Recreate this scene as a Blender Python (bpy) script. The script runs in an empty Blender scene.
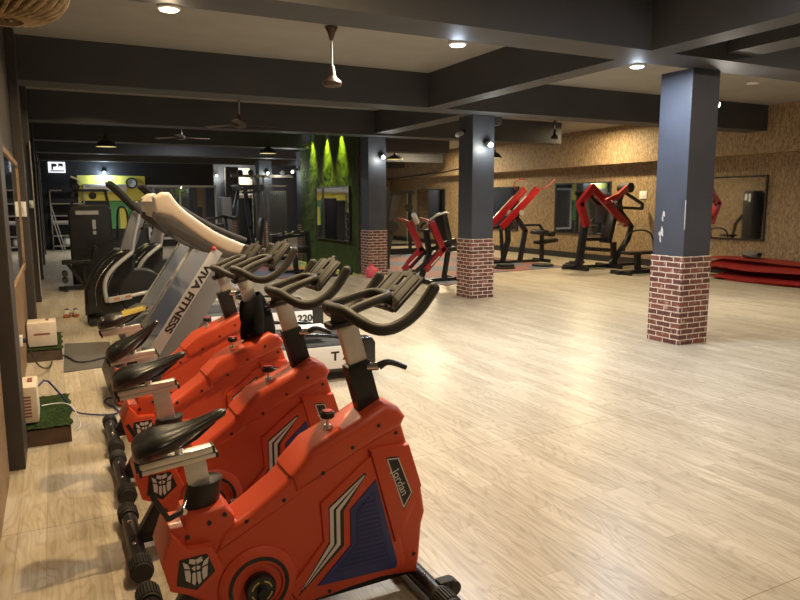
import bpy, bmesh, math, random
from math import sin, cos, pi, atan, radians as R
from mathutils import Vector as V, Matrix, Euler
random.seed(7)
S = bpy.context.scene
C = S.collection
# ---------------------------------------------------------------- materials
def nodes(name):
    m = bpy.data.materials.new(name); m.use_nodes = True
    nt = m.node_tree
    return m, nt, nt.nodes['Principled BSDF']
def mat(name, col, rough=.5, metal=0., noise=0., scale=20., emit=None, es=1., bump=0., coat=0.):
    m, nt, b = nodes(name)
    b.inputs['Base Color'].default_value = (*col, 1)
    b.inputs['Roughness'].default_value = rough
    b.inputs['Metallic'].default_value = metal
    b.inputs['Coat Weight'].default_value = coat
    tc = nt.nodes.new('ShaderNodeTexCoord'); n = nt.nodes.new('ShaderNodeTexNoise')
    n.inputs['Scale'].default_value = scale; n.inputs['Detail'].default_value = 3
    nt.links.new(tc.outputs['Object'], n.inputs['Vector'])
    if noise:
        r = nt.nodes.new('ShaderNodeValToRGB')
        r.color_ramp.elements[0].position = .3; r.color_ramp.elements[1].position = .7
        r.color_ramp.elements[0].color = (*[c*(1-noise) for c in col], 1)
        r.color_ramp.elements[1].color = (*[min(1, c*(1+noise)) for c in col], 1)
        nt.links.new(n.outputs['Fac'], r.inputs['Fac']); nt.links.new(r.outputs['Color'], b.inputs['Base Color'])
    if bump:
        bp = nt.nodes.new('ShaderNodeBump'); bp.inputs['Strength'].default_value = bump; bp.inputs['Distance'].default_value = .01
        nt.links.new(n.outputs['Fac'], bp.inputs['Height']); nt.links.new(bp.outputs['Normal'], b.inputs['Normal'])
    if emit:
        b.inputs['Emission Color'].default_value = (*emit, 1); b.inputs['Emission Strength'].default_value = es
    return m
def ramp(nt, stops):
    r = nt.nodes.new('ShaderNodeValToRGB'); e = r.color_ramp.elements
    e[0].position, e[0].color = stops[0][0], (*stops[0][1], 1)
    e[1].position, e[1].color = stops[1][0], (*stops[1][1], 1)
    for p, c in stops[2:]:
        x = e.new(p); x.color = (*c, 1)
    return r
def mapping(nt, scale, rot=(0, 0, 0), coord='Object'):
    tc = nt.nodes.new('ShaderNodeTexCoord'); mp = nt.nodes.new('ShaderNodeMapping')
    mp.inputs['Scale'].default_value = scale; mp.inputs['Rotation'].default_value = rot
    nt.links.new(tc.outputs[coord], mp.inputs['Vector']); return mp
def mix(nt, kind, fac, a, b):
    x = nt.nodes.new('ShaderNodeMix'); x.data_type = 'RGBA'; x.blend_type = kind
    if isinstance(fac, (int, float)): x.inputs['Factor'].default_value = fac
    else: nt.links.new(fac, x.inputs['Factor'])
    for s, v in (('A', a), ('B', b)):
        i = [k for k in x.inputs if k.name == s and k.type == 'RGBA'][0]
        if isinstance(v, tuple): i.default_value = (*v, 1)
        else: nt.links.new(v, i)
    return [k for k in x.outputs if k.type == 'RGBA'][0]
def floor_mat():
    m, nt, b = nodes('laminate_planks')
    mp = mapping(nt, (1, 1, 1), (0, 0, pi/2))
    br = nt.nodes.new('ShaderNodeTexBrick'); nt.links.new(mp.outputs[0], br.inputs['Vector'])
    for k, v in (('Scale', 1.), ('Mortar Size', .0008), ('Mortar Smooth', .3), ('Bias', 0.), ('Brick Width', .9), ('Row Height', .1267)): br.inputs[k].default_value = v
    br.offset = .41
    br.inputs['Color1'].default_value = (.51, .45, .35, 1); br.inputs['Color2'].default_value = (.455, .40, .31, 1); br.inputs['Mortar'].default_value = (.25, .18, .11, 1)
    # three strips to a plank
    b2 = nt.nodes.new('ShaderNodeTexBrick'); nt.links.new(mp.outputs[0], b2.inputs['Vector'])
    for k, v in (('Scale', 1.), ('Mortar Size', .0), ('Bias', 0.), ('Brick Width', .9), ('Row Height', .1267)): b2.inputs[k].default_value = v
    b2.offset = .41
    b2.inputs['Color1'].default_value = (1, 1, 1, 1); b2.inputs['Color2'].default_value = (.88, .865, .84, 1)
    c = mix(nt, 'MULTIPLY', 1., br.outputs['Color'], b2.outputs['Color'])
    mg = mapping(nt, (42, 2.2, 1)); n = nt.nodes.new('ShaderNodeTexNoise'); nt.links.new(mg.outputs[0], n.inputs['Vector'])
    n.inputs['Scale'].default_value = 1.; n.inputs['Detail'].default_value = 5; n.inputs['Distortion'].default_value = .8
    r = ramp(nt, [(.32, (.76, .73, .68)), (.62, (1.06, 1.06, 1.06))]); nt.links.new(n.outputs['Fac'], r.inputs['Fac'])
    c = mix(nt, 'MULTIPLY', .8, c, r.outputs['Color'])
    # cathedral grain
    mw = mapping(nt, (7.5, 1.5, 1)); w = nt.nodes.new('ShaderNodeTexNoise'); nt.links.new(mw.outputs[0], w.inputs['Vector'])
    w.inputs['Scale'].default_value = 1.; w.inputs['Detail'].default_value = 1.5; w.inputs['Roughness'].default_value = .35
    # contour lines of a slow noise read as cathedral grain; each strip shifts the contours
    sh = nt.nodes.new('ShaderNodeMath'); sh.operation = 'MULTIPLY_ADD'; nt.links.new(w.outputs['Fac'], sh.inputs[0]); sh.inputs[1].default_value = 75.
    sb = nt.nodes.new('ShaderNodeSeparateColor'); nt.links.new(b2.outputs['Color'], sb.inputs[0])
    s2_ = nt.nodes.new('ShaderNodeMath'); s2_.operation = 'MULTIPLY'; nt.links.new(sb.outputs[0], s2_.inputs[0]); s2_.inputs[1].default_value = 37.
    nt.links.new(s2_.outputs[0], sh.inputs[2])
    sn = nt.nodes.new('ShaderNodeMath'); sn.operation = 'SINE'; nt.links.new(sh.outputs[0], sn.inputs[0])
    r2 = ramp(nt, [(.25, (1.04, 1.04, 1.04)), (.95, (.80, .76, .70))]); nt.links.new(sn.outputs[0], r2.inputs['Fac'])
    c = mix(nt, 'MULTIPLY', .6, c, r2.outputs['Color'])
    # welded seams between the floor sheets
    tcs = nt.nodes.new('ShaderNodeTexCoord'); sx = nt.nodes.new('ShaderNodeSeparateXYZ'); nt.links.new(tcs.outputs['Object'], sx.inputs[0])
    a1 = nt.nodes.new('ShaderNodeMath'); a1.operation = 'ADD'; nt.links.new(sx.outputs[1], a1.inputs[0]); a1.inputs[1].default_value = -3.655
    pp = nt.nodes.new('ShaderNodeMath'); pp.operation = 'PINGPONG'; nt.links.new(a1.outputs[0], pp.inputs[0]); pp.inputs[1].default_value = 1.0
    ls = nt.nodes.new('ShaderNodeMath'); ls.operation = 'LESS_THAN'; nt.links.new(pp.outputs[0], ls.inputs[0]); ls.inputs[1].default_value = .0018
    c = mix(nt, 'MIX', ls.outputs[0], c, (.16, .11, .07))
    nt.links.new(c, b.inputs['Base Color'])
    n2 = nt.nodes.new('ShaderNodeTexNoise'); n2.inputs['Scale'].default_value = .7; n2.inputs['Detail'].default_value = 4
    mo = mapping(nt, (1, 1, 1)); nt.links.new(mo.outputs[0], n2.inputs['Vector'])
    mr = nt.nodes.new('ShaderNodeMapRange'); mr.inputs['To Min'].default_value = .24; mr.inputs['To Max'].default_value = .46
    nt.links.new(n2.outputs['Fac'], mr.inputs['Value']); nt.links.new(mr.outputs[0], b.inputs['Roughness'])
    bp = nt.nodes.new('ShaderNodeBump'); bp.inputs['Strength'].default_value = .12; bp.inputs['Distance'].default_value = .004
    nt.links.new(n.outputs['Fac'], bp.inputs['Height']); nt.links.new(bp.outputs['Normal'], b.inputs['Normal'])
    b.inputs['Specular IOR Level'].default_value = .4
    return m
def osb_mat(name, tint=(1, 1, 1), along='z'):
    m, nt, b = nodes(name)
    s = (46, 46, 13)
    mp = mapping(nt, s); n = nt.nodes.new('ShaderNodeTexVoronoi'); nt.links.new(mp.outputs[0], n.inputs['Vector']); n.inputs['Scale'].default_value = 1.
    n3 = nt.nodes.new('ShaderNodeTexNoise'); m3 = mapping(nt, (4, 4, 3), (.3, 0, 0)); nt.links.new(m3.outputs[0], n3.inputs['Vector']); n3.inputs['Scale'].default_value = 3; n3.inputs['Detail'].default_value = 4
    mp2 = mapping(nt, (60, 40, 26), (.7, .3, 0)); v2 = nt.nodes.new('ShaderNodeTexVoronoi'); nt.links.new(mp2.outputs[0], v2.inputs['Vector']); v2.inputs['Scale'].default_value = 1.
    def T(c): return tuple(a*b_ for a, b_ in zip(c, tint))
    sep = nt.nodes.new('ShaderNodeSeparateColor'); nt.links.new(n.outputs['Color'], sep.inputs[0])
    r = ramp(nt, [(.0, T((.205, .14, .075))), (1., T((.38, .285, .175))), (.45, T((.29, .21, .122)))]); nt.links.new(sep.outputs[0], r.inputs['Fac'])
    sep2 = nt.nodes.new('ShaderNodeSeparateColor'); nt.links.new(v2.outputs['Color'], sep2.inputs[0])
    r2 = ramp(nt, [(.0, (.72, .68, .62)), (.5, (1.08, 1.06, 1.02))]); nt.links.new(sep2.outputs[1], r2.inputs['Fac'])
    c = mix(nt, 'MULTIPLY', .8, r.outputs['Color'], r2.outputs['Color'])
    r3 = ramp(nt, [(.35, (.82, .80, .78)), (.65, (1.05, 1.05, 1.05))]); nt.links.new(n3.outputs['Fac'], r3.inputs['Fac'])
    c = mix(nt, 'MULTIPLY', .7, c, r3.outputs['Color'])
    nt.links.new(c, b.inputs['Base Color']); b.inputs['Roughness'].default_value = .62
    return m
def brick_mat():
    m, nt, b = nodes('brick_wallpaper')
    tc = nt.nodes.new('ShaderNodeTexCoord'); sx = nt.nodes.new('ShaderNodeSeparateXYZ'); nt.links.new(tc.outputs['Object'], sx.inputs[0])
    ad = nt.nodes.new('ShaderNodeMath'); ad.operation = 'ADD'; nt.links.new(sx.outputs[0], ad.inputs[0]); nt.links.new(sx.outputs[1], ad.inputs[1])
    cb = nt.nodes.new('ShaderNodeCombineXYZ'); nt.links.new(ad.outputs[0], cb.inputs[0]); nt.links.new(sx.outputs[2], cb.inputs[1])
    n = nt.nodes.new('ShaderNodeTexNoise'); n.inputs['Scale'].default_value = 9; n.inputs['Detail'].default_value = 4; nt.links.new(tc.outputs['Object'], n.inputs['Vector'])
    wob = nt.nodes.new('ShaderNodeVectorMath'); wob.operation = 'MULTIPLY_ADD'; nt.links.new(n.outputs['Color'], wob.inputs[0]); wob.inputs[1].default_value = (.012, .012, 0); nt.links.new(cb.outputs[0], wob.inputs[2])
    br = nt.nodes.new('ShaderNodeTexBrick'); nt.links.new(wob.outputs[0], br.inputs['Vector'])
    for k, v in (('Scale', 1.), ('Mortar Size', .006), ('Mortar Smooth', .15), ('Bias', 0.), ('Brick Width', .20), ('Row Height', .0625)): br.inputs[k].default_value = v
    br.inputs['Color1'].default_value = (.20, .072, .050, 1); br.inputs['Color2'].default_value = (.095, .036, .028, 1); br.inputs['Mortar'].default_value = (.68, .58, .50, 1)
    n2 = nt.nodes.new('ShaderNodeTexNoise'); n2.inputs['Scale'].default_value = 38; n2.inputs['Detail'].default_value = 4; nt.links.new(tc.outputs['Object'], n2.inputs['Vector'])
    r = ramp(nt, [(.33, (.6, .58, .56)), (.66, (1.25, 1.22, 1.2))]); nt.links.new(n2.outputs['Fac'], r.inputs['Fac'])
    c = mix(nt, 'MULTIPLY', .8, br.outputs['Color'], r.outputs['Color'])
    n4 = nt.nodes.new('ShaderNodeTexNoise'); n4.inputs['Scale'].default_value = 14; n4.inputs['Detail'].default_value = 5; nt.links.new(tc.outputs['Object'], n4.inputs['Vector'])
    r4 = ramp(nt, [(.60, (0, 0, 0)), (.70, (.6, .6, .6))]); nt.links.new(n4.outputs['Fac'], r4.inputs['Fac'])
    c = mix(nt, 'MIX', r4.outputs['Color'], c, (.50, .36, .29))
    nt.links.new(c, b.inputs['Base Color']); b.inputs['Roughness'].default_value = .75
    return m
def turf_mat(name, a, b_):
    m, nt, b = nodes(name)
    mp = mapping(nt, (60, 60, 60)); n = nt.nodes.new('ShaderNodeTexNoise'); nt.links.new(mp.outputs[0], n.inputs['Vector']); n.inputs['Scale'].default_value = 1.; n.inputs['Detail'].default_value = 4
    n2 = nt.nodes.new('ShaderNodeTexNoise'); n2.inputs['Scale'].default_value = 3.; n2.inputs['Detail'].default_value = 5
    mo = mapping(nt, (1, 1, 1)); nt.links.new(mo.outputs[0], n2.inputs['Vector'])
    r = ramp(nt, [(.3, a), (.7, b_)]); nt.links.new(n.outputs['Fac'], r.inputs['Fac'])
    r2 = ramp(nt, [(.3, (.65, .65, .65)), (.7, (1.15, 1.15, 1.15))]); nt.links.new(n2.outputs['Fac'], r2.inputs['Fac'])
    c = mix(nt, 'MULTIPLY', .8, r.outputs['Color'], r2.outputs['Color'])
    nt.links.new(c, b.inputs['Base Color']); b.inputs['Roughness'].default_value = .95
    bp = nt.nodes.new('ShaderNodeBump'); bp.inputs['Strength'].default_value = .9; bp.inputs['Distance'].default_value = .03
    nt.links.new(n.outputs['Fac'], bp.inputs['Height']); nt.links.new(bp.outputs['Normal'], b.inputs['Normal'])
    return m
def mat_mosaic():
    m, nt, b = nodes('mosaic_rubber')
    mp = mapping(nt, (1, 1, 1), (0, 0, .5)); v = nt.nodes.new('ShaderNodeTexChecker'); nt.links.new(mp.outputs[0], v.inputs['Vector']); v.inputs['Scale'].default_value = .75
    v.inputs['Color1'].default_value = (.22, .085, .07, 1); v.inputs['Color2'].default_value = (.095, .10, .13, 1)
    n = nt.nodes.new('ShaderNodeTexNoise'); n.inputs['Scale'].default_value = 50; nt.links.new(mp.outputs[0], n.inputs['Vector'])
    r = ramp(nt, [(.4, (.7, .7, .7)), (.6, (1.4, 1.4, 1.4))]); nt.links.new(n.outputs['Fac'], r.inputs['Fac'])
    nt.links.new(mix(nt, 'MULTIPLY', .8, v.outputs['Color'], r.outputs['Color']), b.inputs['Base Color']); b.inputs['Roughness'].default_value = .7
    return m
M = dict(
 floor=floor_mat(), osb=osb_mat('strand_board'), brick=brick_mat(),
 turf=turf_mat('artificial_turf', (.025, .06, .008), (.065, .12, .02)), turf_wall=turf_mat('turf_wall', (.022, .042, .004), (.060, .085, .010)),
 mosaic=mat_mosaic(),
 ceiling=mat('ceiling_paint', (.31, .30, .285), .85, noise=.06, scale=2.),
 beam=mat('slate_paint', (.054, .055, .062), .62, noise=.1, scale=1.5),
 beamsoffit=mat('soffit_paint', (.12, .115, .11), .7, noise=.08, scale=2.),
 column=mat('column_paint', (.052, .056, .072), .5, noise=.12, scale=2.5),
 pillar=mat('brown_black_paint', (.045, .038, .035), .5, noise=.1, scale=3.),
 darkwall=mat('black_wall_paint', (.022, .021, .023), .55, noise=.15, scale=2.),
 greywall=mat('grey_wall_paint', (.065, .065, .075), .7, noise=.1, scale=2.),
 bulkhead=osb_mat('upper_strand_board', (1.0, 1.0, 1.0)),
 wood=mat('tan_wood', (.21, .13, .07), .55, noise=.25, scale=9.),
 darkwood=mat('dark_wood', (.075, .045, .03), .6, noise=.3, scale=8.),
 skirt=mat('black_skirting', (.015, .015, .017), .4, noise=.1),
 mirror=mat('mirror_glass', (.80, .82, .82), .03, 1.),
 mframe=mat('mirror_edge', (.02, .02, .02), .4),
 orange=mat('orange_plastic', (.55, .066, .022), .46, noise=.04, scale=6., coat=.05),
 blue=mat('blue_plastic', (.032, .040, .15), .42), bluegrill=mat('blue_grille', (.026, .032, .12), .5),
 black=mat('black_plastic', (.014, .013, .013), .42), blackgloss=mat('black_gloss', (.012, .012, .012), .18), blacksoft=mat('black_vinyl', (.011, .010, .009), .30, bump=.05, scale=300),
 rubber=mat('rubber', (.022, .021, .020), .65), barfoam=mat('handlebar_grip', (.027, .024, .018), .55, bump=.05, scale=200.),
 mblack=mat('black_steel', (.018, .018, .020), .35, .3), alu=mat('brushed_aluminium', (.72, .68, .62), .38, .75, noise=.05, scale=30.),
 chrome=mat('chrome', (.75, .75, .75), .16, 1.), white=mat('white_plastic', (.72, .72, .70), .4), silver=mat('silver_print', (.62, .58, .56), .4, .2),
 yellow=mat('yellow_cover', (.55, .42, .05), .5), yellowpaint=mat('yellow_paint', (.78, .68, .12), .6, emit=(.9, .75, .1), es=.0),
 gold=mat('gold_print', (.62, .47, .12), .4), redknob=mat('red_plastic', (.55, .03, .02), .35),
 grey=mat('treadmill_grey', (.20, .205, .215), .4, .15), champagne=mat('champagne_plastic', (.50, .42, .34), .35, coat=.2), darkgrey=mat('dark_grey_plastic', (.06, .058, .058), .45),
 silverplastic=mat('silver_paint', (.50, .50, .49), .35, .4), belt=mat('treadmill_belt', (.015, .015, .016), .55),
 red=mat('red_enamel', (.30, .008, .013), .28, coat=.3), pink=mat('pink_plastic', (.75, .09, .14), .35),
 cream=mat('cream_metal', (.66, .56, .43), .5, noise=.06, scale=15.), redprint=mat('red_print', (.25, .08, .07), .6),
 mat=mat('dark_rubber_mat', (.085, .075, .065), .8, noise=.2, scale=40., bump=.2), redmat=mat('red_exercise_mat', (.52, .055, .045), .40, noise=.12, scale=3.), matunder=mat('mat_underside', (.10, .012, .012), .6),
 bluewire=mat('blue_wire', (.02, .03, .12), .5), whitewire=mat('white_wire', (.7, .7, .7), .5),
 shoe=mat('shoe_white', (.75, .73, .70), .6), shoedark=mat('shoe_black', (.02, .02, .03), .7), shoeorange=mat('shoe_tan', (.45, .16, .06), .6),
 cloth=mat('black_cloth', (.010, .010, .011), .95, bump=.4, scale=40.), tower=mat('tower_brown', (.05, .042, .034), .5), fan=mat('brown_fan_enamel', (.075, .045, .032), .35, .2), wicker=mat('wicker', (.42, .31, .17), .7, noise=.3, scale=60.),
 lampglow=mat('lamp_glow_warm', (1, .9, .7), .5, emit=(1, .82, .55), es=14.), lampcool=mat('lamp_glow_cool', (1, 1, 1), .5, emit=(.80, .88, 1.), es=16.),
 domeglow=mat('dome_lamp_glow', (.8, .7, .3), .5, emit=(1, .82, .35), es=.8), signglow=mat('backlit_sign', (.9, .9, .9), .5, emit=(.9, .95, 1.), es=1.3),
 greyrack=mat('rack_grey', (.34, .31, .27), .45, .3), acwhite=mat('air_conditioner_white', (.8, .78, .74), .4), brownprint=mat('grey_brown_panel', (.10, .09, .08), .5),
 brownframe=mat('bronze_steel', (.17, .13, .10), .4, .4), goods=mat('coloured_goods', (.3, .3, .25), .5),
 greenpack=mat('green_packaging', (.10, .35, .12), .5), redpack=mat('red_packaging', (.45, .05, .06), .5),
 mutedgrey=mat('back_pad_grey', (.10, .10, .105), .6))
# ---------------------------------------------------------------- mesh helper
class MB:
    def __init__(s): s.b = bmesh.new()
    def _new(s, vs, mtx):
        for v in vs: v.co = mtx @ v.co
    def box(s, c, d, rot=(0, 0, 0), bev=0., seg=2):
        r = bmesh.ops.create_cube(s.b, size=1.); vs = r['verts']
        for v in vs: v.co = V((v.co.x*d[0], v.co.y*d[1], v.co.z*d[2]))
        if bev:
            es = list({e for v in vs for e in v.link_edges})
            g = bmesh.ops.bevel(s.b, geom=es, offset=bev, segments=seg, affect='EDGES', profile=.6)
            vs = list({v for f in g['faces'] for v in f.verts} | {v for v in vs if v.is_valid})
        s._new(vs, Matrix.Translation(V(c)) @ Euler(rot).to_matrix().to_4x4()); return s
    def box2(s, a, b, bev=0.):
        return s.box([(p+q)/2 for p, q in zip(a, b)], [abs(q-p) for p, q in zip(a, b)], bev=bev)
    def bar(s, p0, p1, w, h, bev=0., up=(0, 1, 0)):
        """box from p0 to p1; w measured along 'up' axis, h across it"""
        p0, p1 = V(p0), V(p1); d = p1-p0; L = d.length; x = d.normalized(); y = V(up); y = (y - x*y.dot(x))
        if y.length < 1e-4: y = V((0, 0, 1)) - x*x.z
        y.normalize(); z = x.cross(y)
        r = bmesh.ops.create_cube(s.b, size=1.); vs = r['verts']
        for v in vs: v.co = V((v.co.x*L, v.co.y*w, v.co.z*h))
        if bev:
            es = list({e for v in vs for e in v.link_edges})
            g = bmesh.ops.bevel(s.b, geom=es, offset=bev, segments=2, affect='EDGES', profile=.6)
            vs = list({v for f in g['faces'] for v in f.verts} | {v for v in vs if v.is_valid})
        m = Matrix(((x.x, y.x, z.x, 0), (x.y, y.y, z.y, 0), (x.z, y.z, z.z, 0), (0, 0, 0, 1)))
        s._new(vs, Matrix.Translation((p0+p1)/2) @ m); return s
    def bars(s, pts, w, h, bev=0., up=(0, 1, 0)):
        for a, b in zip(pts[:-1], pts[1:]):
            d = (V(b)-V(a)).normalized()*h*.25
            s.bar(V(a)-d, V(b)+d, w, h, bev, up)
        return s
    def cyl(s, p0, p1, r, r2=None, seg=20, caps=True):
        p0, p1 = V(p0), V(p1); d = p1-p0
        q = d.to_track_quat('Z', 'Y').to_matrix().to_4x4()
        g = bmesh.ops.create_cone(s.b, cap_ends=caps, segments=seg, radius1=r, radius2=r if r2 is None else r2, depth=d.length)
        s._new(g['verts'], Matrix.Translation((p0+p1)/2) @ q); return s
    def sphere(s, c, r, seg=16, sc=(1, 1, 1)):
        g = bmesh.ops.create_uvsphere(s.b, u_segments=seg, v_segments=max(6, seg//2), radius=r)
        for v in g['verts']: v.co = V((v.co.x*sc[0]+c[0], v.co.y*sc[1]+c[1], v.co.z*sc[2]+c[2]))
        return s
    def tube(s, pts, r, seg=12, smooth=0, closed=False):
        P = [V(p) for p in pts]
        rr = r if isinstance(r, (list, tuple)) else [r]*len(P)
        for _ in range(smooth):
            Q, q = [P[0]], [rr[0]]
            for i in range(len(P)-1):
                Q += [P[i]*.75+P[i+1]*.25, P[i]*.25+P[i+1]*.75]; q += [rr[i]*.75+rr[i+1]*.25, rr[i]*.25+rr[i+1]*.75]
            Q.append(P[-1]); q.append(rr[-1]); P, rr = Q, q
        t = (P[1]-P[0]).normalized(); n = t.orthogonal().normalized(); rings = []
        for i, p in enumerate(P):
            t2 = (P[min(i+1, len(P)-1)] - P[max(i-1, 0)]).normalized()
            n = (n - t2*n.dot(t2)).normalized(); bi = t2.cross(n)
            rings.append([s.b.verts.new(p + (n*cos(2*pi*k/seg) + bi*sin(2*pi*k/seg))*rr[i]) for k in range(seg)])
        for a, b in zip(rings[:-1], rings[1:]):
            for k in range(seg): s.b.faces.new((a[k], a[(k+1) % seg], b[(k+1) % seg], b[k]))
        s.b.faces.new(rings[0][::-1]); s.b.faces.new(rings[-1]); return s
    def lathe(s, prof, c=(0, 0, 0), axis='z', seg=24, hollow=False):
        rings = []
        for r, h in prof:
            ring = []
            for k in range(seg):
                a = 2*pi*k/seg; x, y = r*cos(a), r*sin(a)
                p = {'z': (x, y, h), 'y': (x, h, y), 'x': (h, x, y)}[axis]
                ring.append(s.b.verts.new((p[0]+c[0], p[1]+c[1], p[2]+c[2])))
            rings.append(ring)
        for a, b in zip(rings[:-1], rings[1:]):
            for k in range(seg): s.b.faces.new((a[k], a[(k+1) % seg], b[(k+1) % seg], b[k]))
        if hollow:
            for k in range(seg): s.b.faces.new((rings[-1][k], rings[-1][(k+1) % seg], rings[0][(k+1) % seg], rings[0][k]))
            return s
        s.b.faces.new(rings[0][::-1]); s.b.faces.new(rings[-1]); return s
    def prism(s, poly, y0, y1, bev=0., seg=2, plane='xz'):
        """extrude a polygon drawn in xz between y0 and y1 (or xy between z0 and z1)"""
        f = (lambda p, h: (p[0], h, p[1])) if plane == 'xz' else ((lambda p, h: (p[0], p[1], h)) if plane == 'xy' else (lambda p, h: (h, p[0], p[1])))
        a = [s.b.verts.new(f(p, y0)) for p in poly]; b = [s.b.verts.new(f(p, y1)) for p in poly]
        n = len(poly); fs = [s.b.faces.new(a), s.b.faces.new(b[::-1])]
        for i in range(n): fs.append(s.b.faces.new((a[i], b[i], b[(i+1) % n], a[(i+1) % n])))
        bmesh.ops.recalc_face_normals(s.b, faces=fs)
        if bev:
            es = [e for f_ in fs[:2] for e in f_.edges]
            bmesh.ops.bevel(s.b, geom=es, offset=bev, segments=seg, affect='EDGES', profile=.6, clamp_overlap=True)
        return s
    def loft(s, secs):
        """secs: lists of equal length of points, closed rings"""
        rings = [[s.b.verts.new(p) for p in r] for r in secs]
        n = len(rings[0])
        for a, b in zip(rings[:-1], rings[1:]):
            for k in range(n): s.b.faces.new((a[k], a[(k+1) % n], b[(k+1) % n], b[k]))
        s.b.faces.new(rings[0][::-1]); s.b.faces.new(rings[-1]); return s
    def grid(s, f, nu, nv, th=0.):
        g = [[s.b.verts.new(f(i/nu, j/nv)) for j in range(nv+1)] for i in range(nu+1)]
        for i in range(nu):
            for j in range(nv): s.b.faces.new((g[i][j], g[i+1][j], g[i+1][j+1], g[i][j+1]))
        if th:
            fs = [f_ for f_ in s.b.faces]
            bmesh.ops.solidify(s.b, geom=fs, thickness=th)
        return s
    def build(s, name, m, parent=None, smooth=True, loc=None, rot=None, sub=0):
        bmesh.ops.recalc_face_normals(s.b, faces=s.b.faces[:])
        me = bpy.data.meshes.new(name); s.b.to_mesh(me); s.b.free()
        if smooth:
            for p in me.polygons: p.use_smooth = True
            me.set_sharp_from_angle(angle=R(38))
        me.materials.append(M[m] if isinstance(m, str) else m)
        o = bpy.data.objects.new(name, me); C.objects.link(o)
        if sub:
            q = o.modifiers.new('sub', 'SUBSURF'); q.levels = q.render_levels = sub
        if parent: o.parent = parent
        if loc: o.location = loc
        if rot: o.rotation_euler = rot
        return o
def tag(o, label=None, cat=None, group=None, kind=None):
    if label: o['label'] = label
    if cat: o['category'] = cat
    if group: o['group'] = group
    if kind: o['kind'] = kind
    return o
def thing(name, label, cat, loc=(0, 0, 0), rz=0., group=None):
    o = bpy.data.objects.new(name, None); C.objects.link(o); o.empty_display_size = .1
    o.location = loc; o.rotation_euler = (0, 0, rz); return tag(o, label, cat, group)
def struct(name, mb, m, smooth=False, **k): return tag(mb.build(name, m, smooth=smooth, **k), kind='structure')
def kids(o): return [c for c in bpy.data.objects if c.parent == o]
def copy_tree(o, parent=None):
    c = o.copy(); C.objects.link(c); c.parent = parent
    for ch in kids(o): copy_tree(ch, c)
    return c
def text(name, body, size, m, parent, loc, rot, ext=.0006, align='CENTER', sx=1., bold=0.):
    cu = bpy.data.curves.new(name, 'FONT'); cu.body = body; cu.size = size; cu.extrude = ext; cu.align_x = align; cu.align_y = 'CENTER'; cu.offset = bold
    o = bpy.data.objects.new(name, cu); C.objects.link(o)
    cu.materials.append(M[m]); o.parent = parent; o.location = loc; o.rotation_euler = rot; o.scale = (sx, 1, 1)
    # turn the lettering into a mesh so every part is solid geometry
    dg = bpy.context.evaluated_depsgraph_get(); me = bpy.data.meshes.new_from_object(o.evaluated_get(dg))
    q = bpy.data.objects.new(name, me); C.objects.link(q); q.parent = parent; q.location = loc; q.rotation_euler = rot; q.scale = (sx, 1, 1)
    bpy.data.objects.remove(o); q.name = name
    return q
# ---------------------------------------------------------------- camera
H = 1.6; F = 680.; P = atan(97/680); YW = R(26.9); RO = R(-.2)
fh = V((sin(YW), cos(YW), 0)); rr_ = V((cos(YW), -sin(YW), 0)); zz = V((0, 0, 1))
fw = fh*cos(P) - zz*sin(P); up = fh*sin(P) + zz*cos(P)
r2 = rr_*cos(RO) + up*sin(RO); u2 = -rr_*sin(RO) + up*cos(RO)
cd = bpy.data.cameras.new('camera'); cam = bpy.data.objects.new('camera', cd); C.objects.link(cam)
cd.sensor_width = 36; cd.lens = F/800*36; cd.clip_start = .05; cd.clip_end = 200
cam.matrix_world = Matrix(((r2.x, u2.x, -fw.x, 0), (r2.y, u2.y, -fw.y, 0), (r2.z, u2.z, -fw.z, H), (0, 0, 0, 1)))
S.camera = cam
S.view_settings.view_transform = 'Standard'; S.view_settings.look = 'None'; S.view_settings.gamma = 1; S.view_settings.use_curve_mapping = False
# ================================================================ ROOM
CZ = 3.52                                            # slab underside
struct('floor', MB().box2((-.6, -4, -.1), (14, 34, 0)), 'floor')
struct('ceiling', MB().box2((-.6, -4, CZ), (14, 34, CZ+.1)), 'ceiling')
# left wall: tan board below, dark paint above
wl = struct('wall_left', MB().box2((-.6, -4, 0), (-.34, 27.3, CZ)), 'pillar')
for a, b in ((-4, 4.45), (4.97, 8.85), (9.35, 12.55)):
    tag(MB().box2((-.34, a, 0), (-.325, b, 1.02)).build('wall_board', 'wood', wl, smooth=False), kind=None)
w = struct('wall_right', MB().box2((13.4, -4, 0), (14, 34, CZ)), 'osb')
struct('wall_bulkhead', MB().box2((13.0, -4, 2.58), (13.4, 34, CZ)), 'bulkhead')
struct('wall_back', MB().box2((-.6, 27.2, 0), (5.7, 27.5, CZ)), 'darkwall')
struct('wall_far', MB().box2((5.7, 31.5, 0), (14, 31.8, CZ)), 'greywall')
struct('wall_jog', MB().box2((5.5, 27.5, 0), (5.7, 31.5, CZ)), 'greywall')
struct('wall_back_right', MB().box2((11.5, 27.2, 0), (13.4, 27.4, CZ)), 'osb')
struct('wall_rear', MB().box2((-.6, -4.2, 0), (14, -4, CZ)), 'osb')
struct('baseboard_right', MB().box2((13.37, -4, 0), (13.4, 31.5, .17)), 'skirt')
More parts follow.
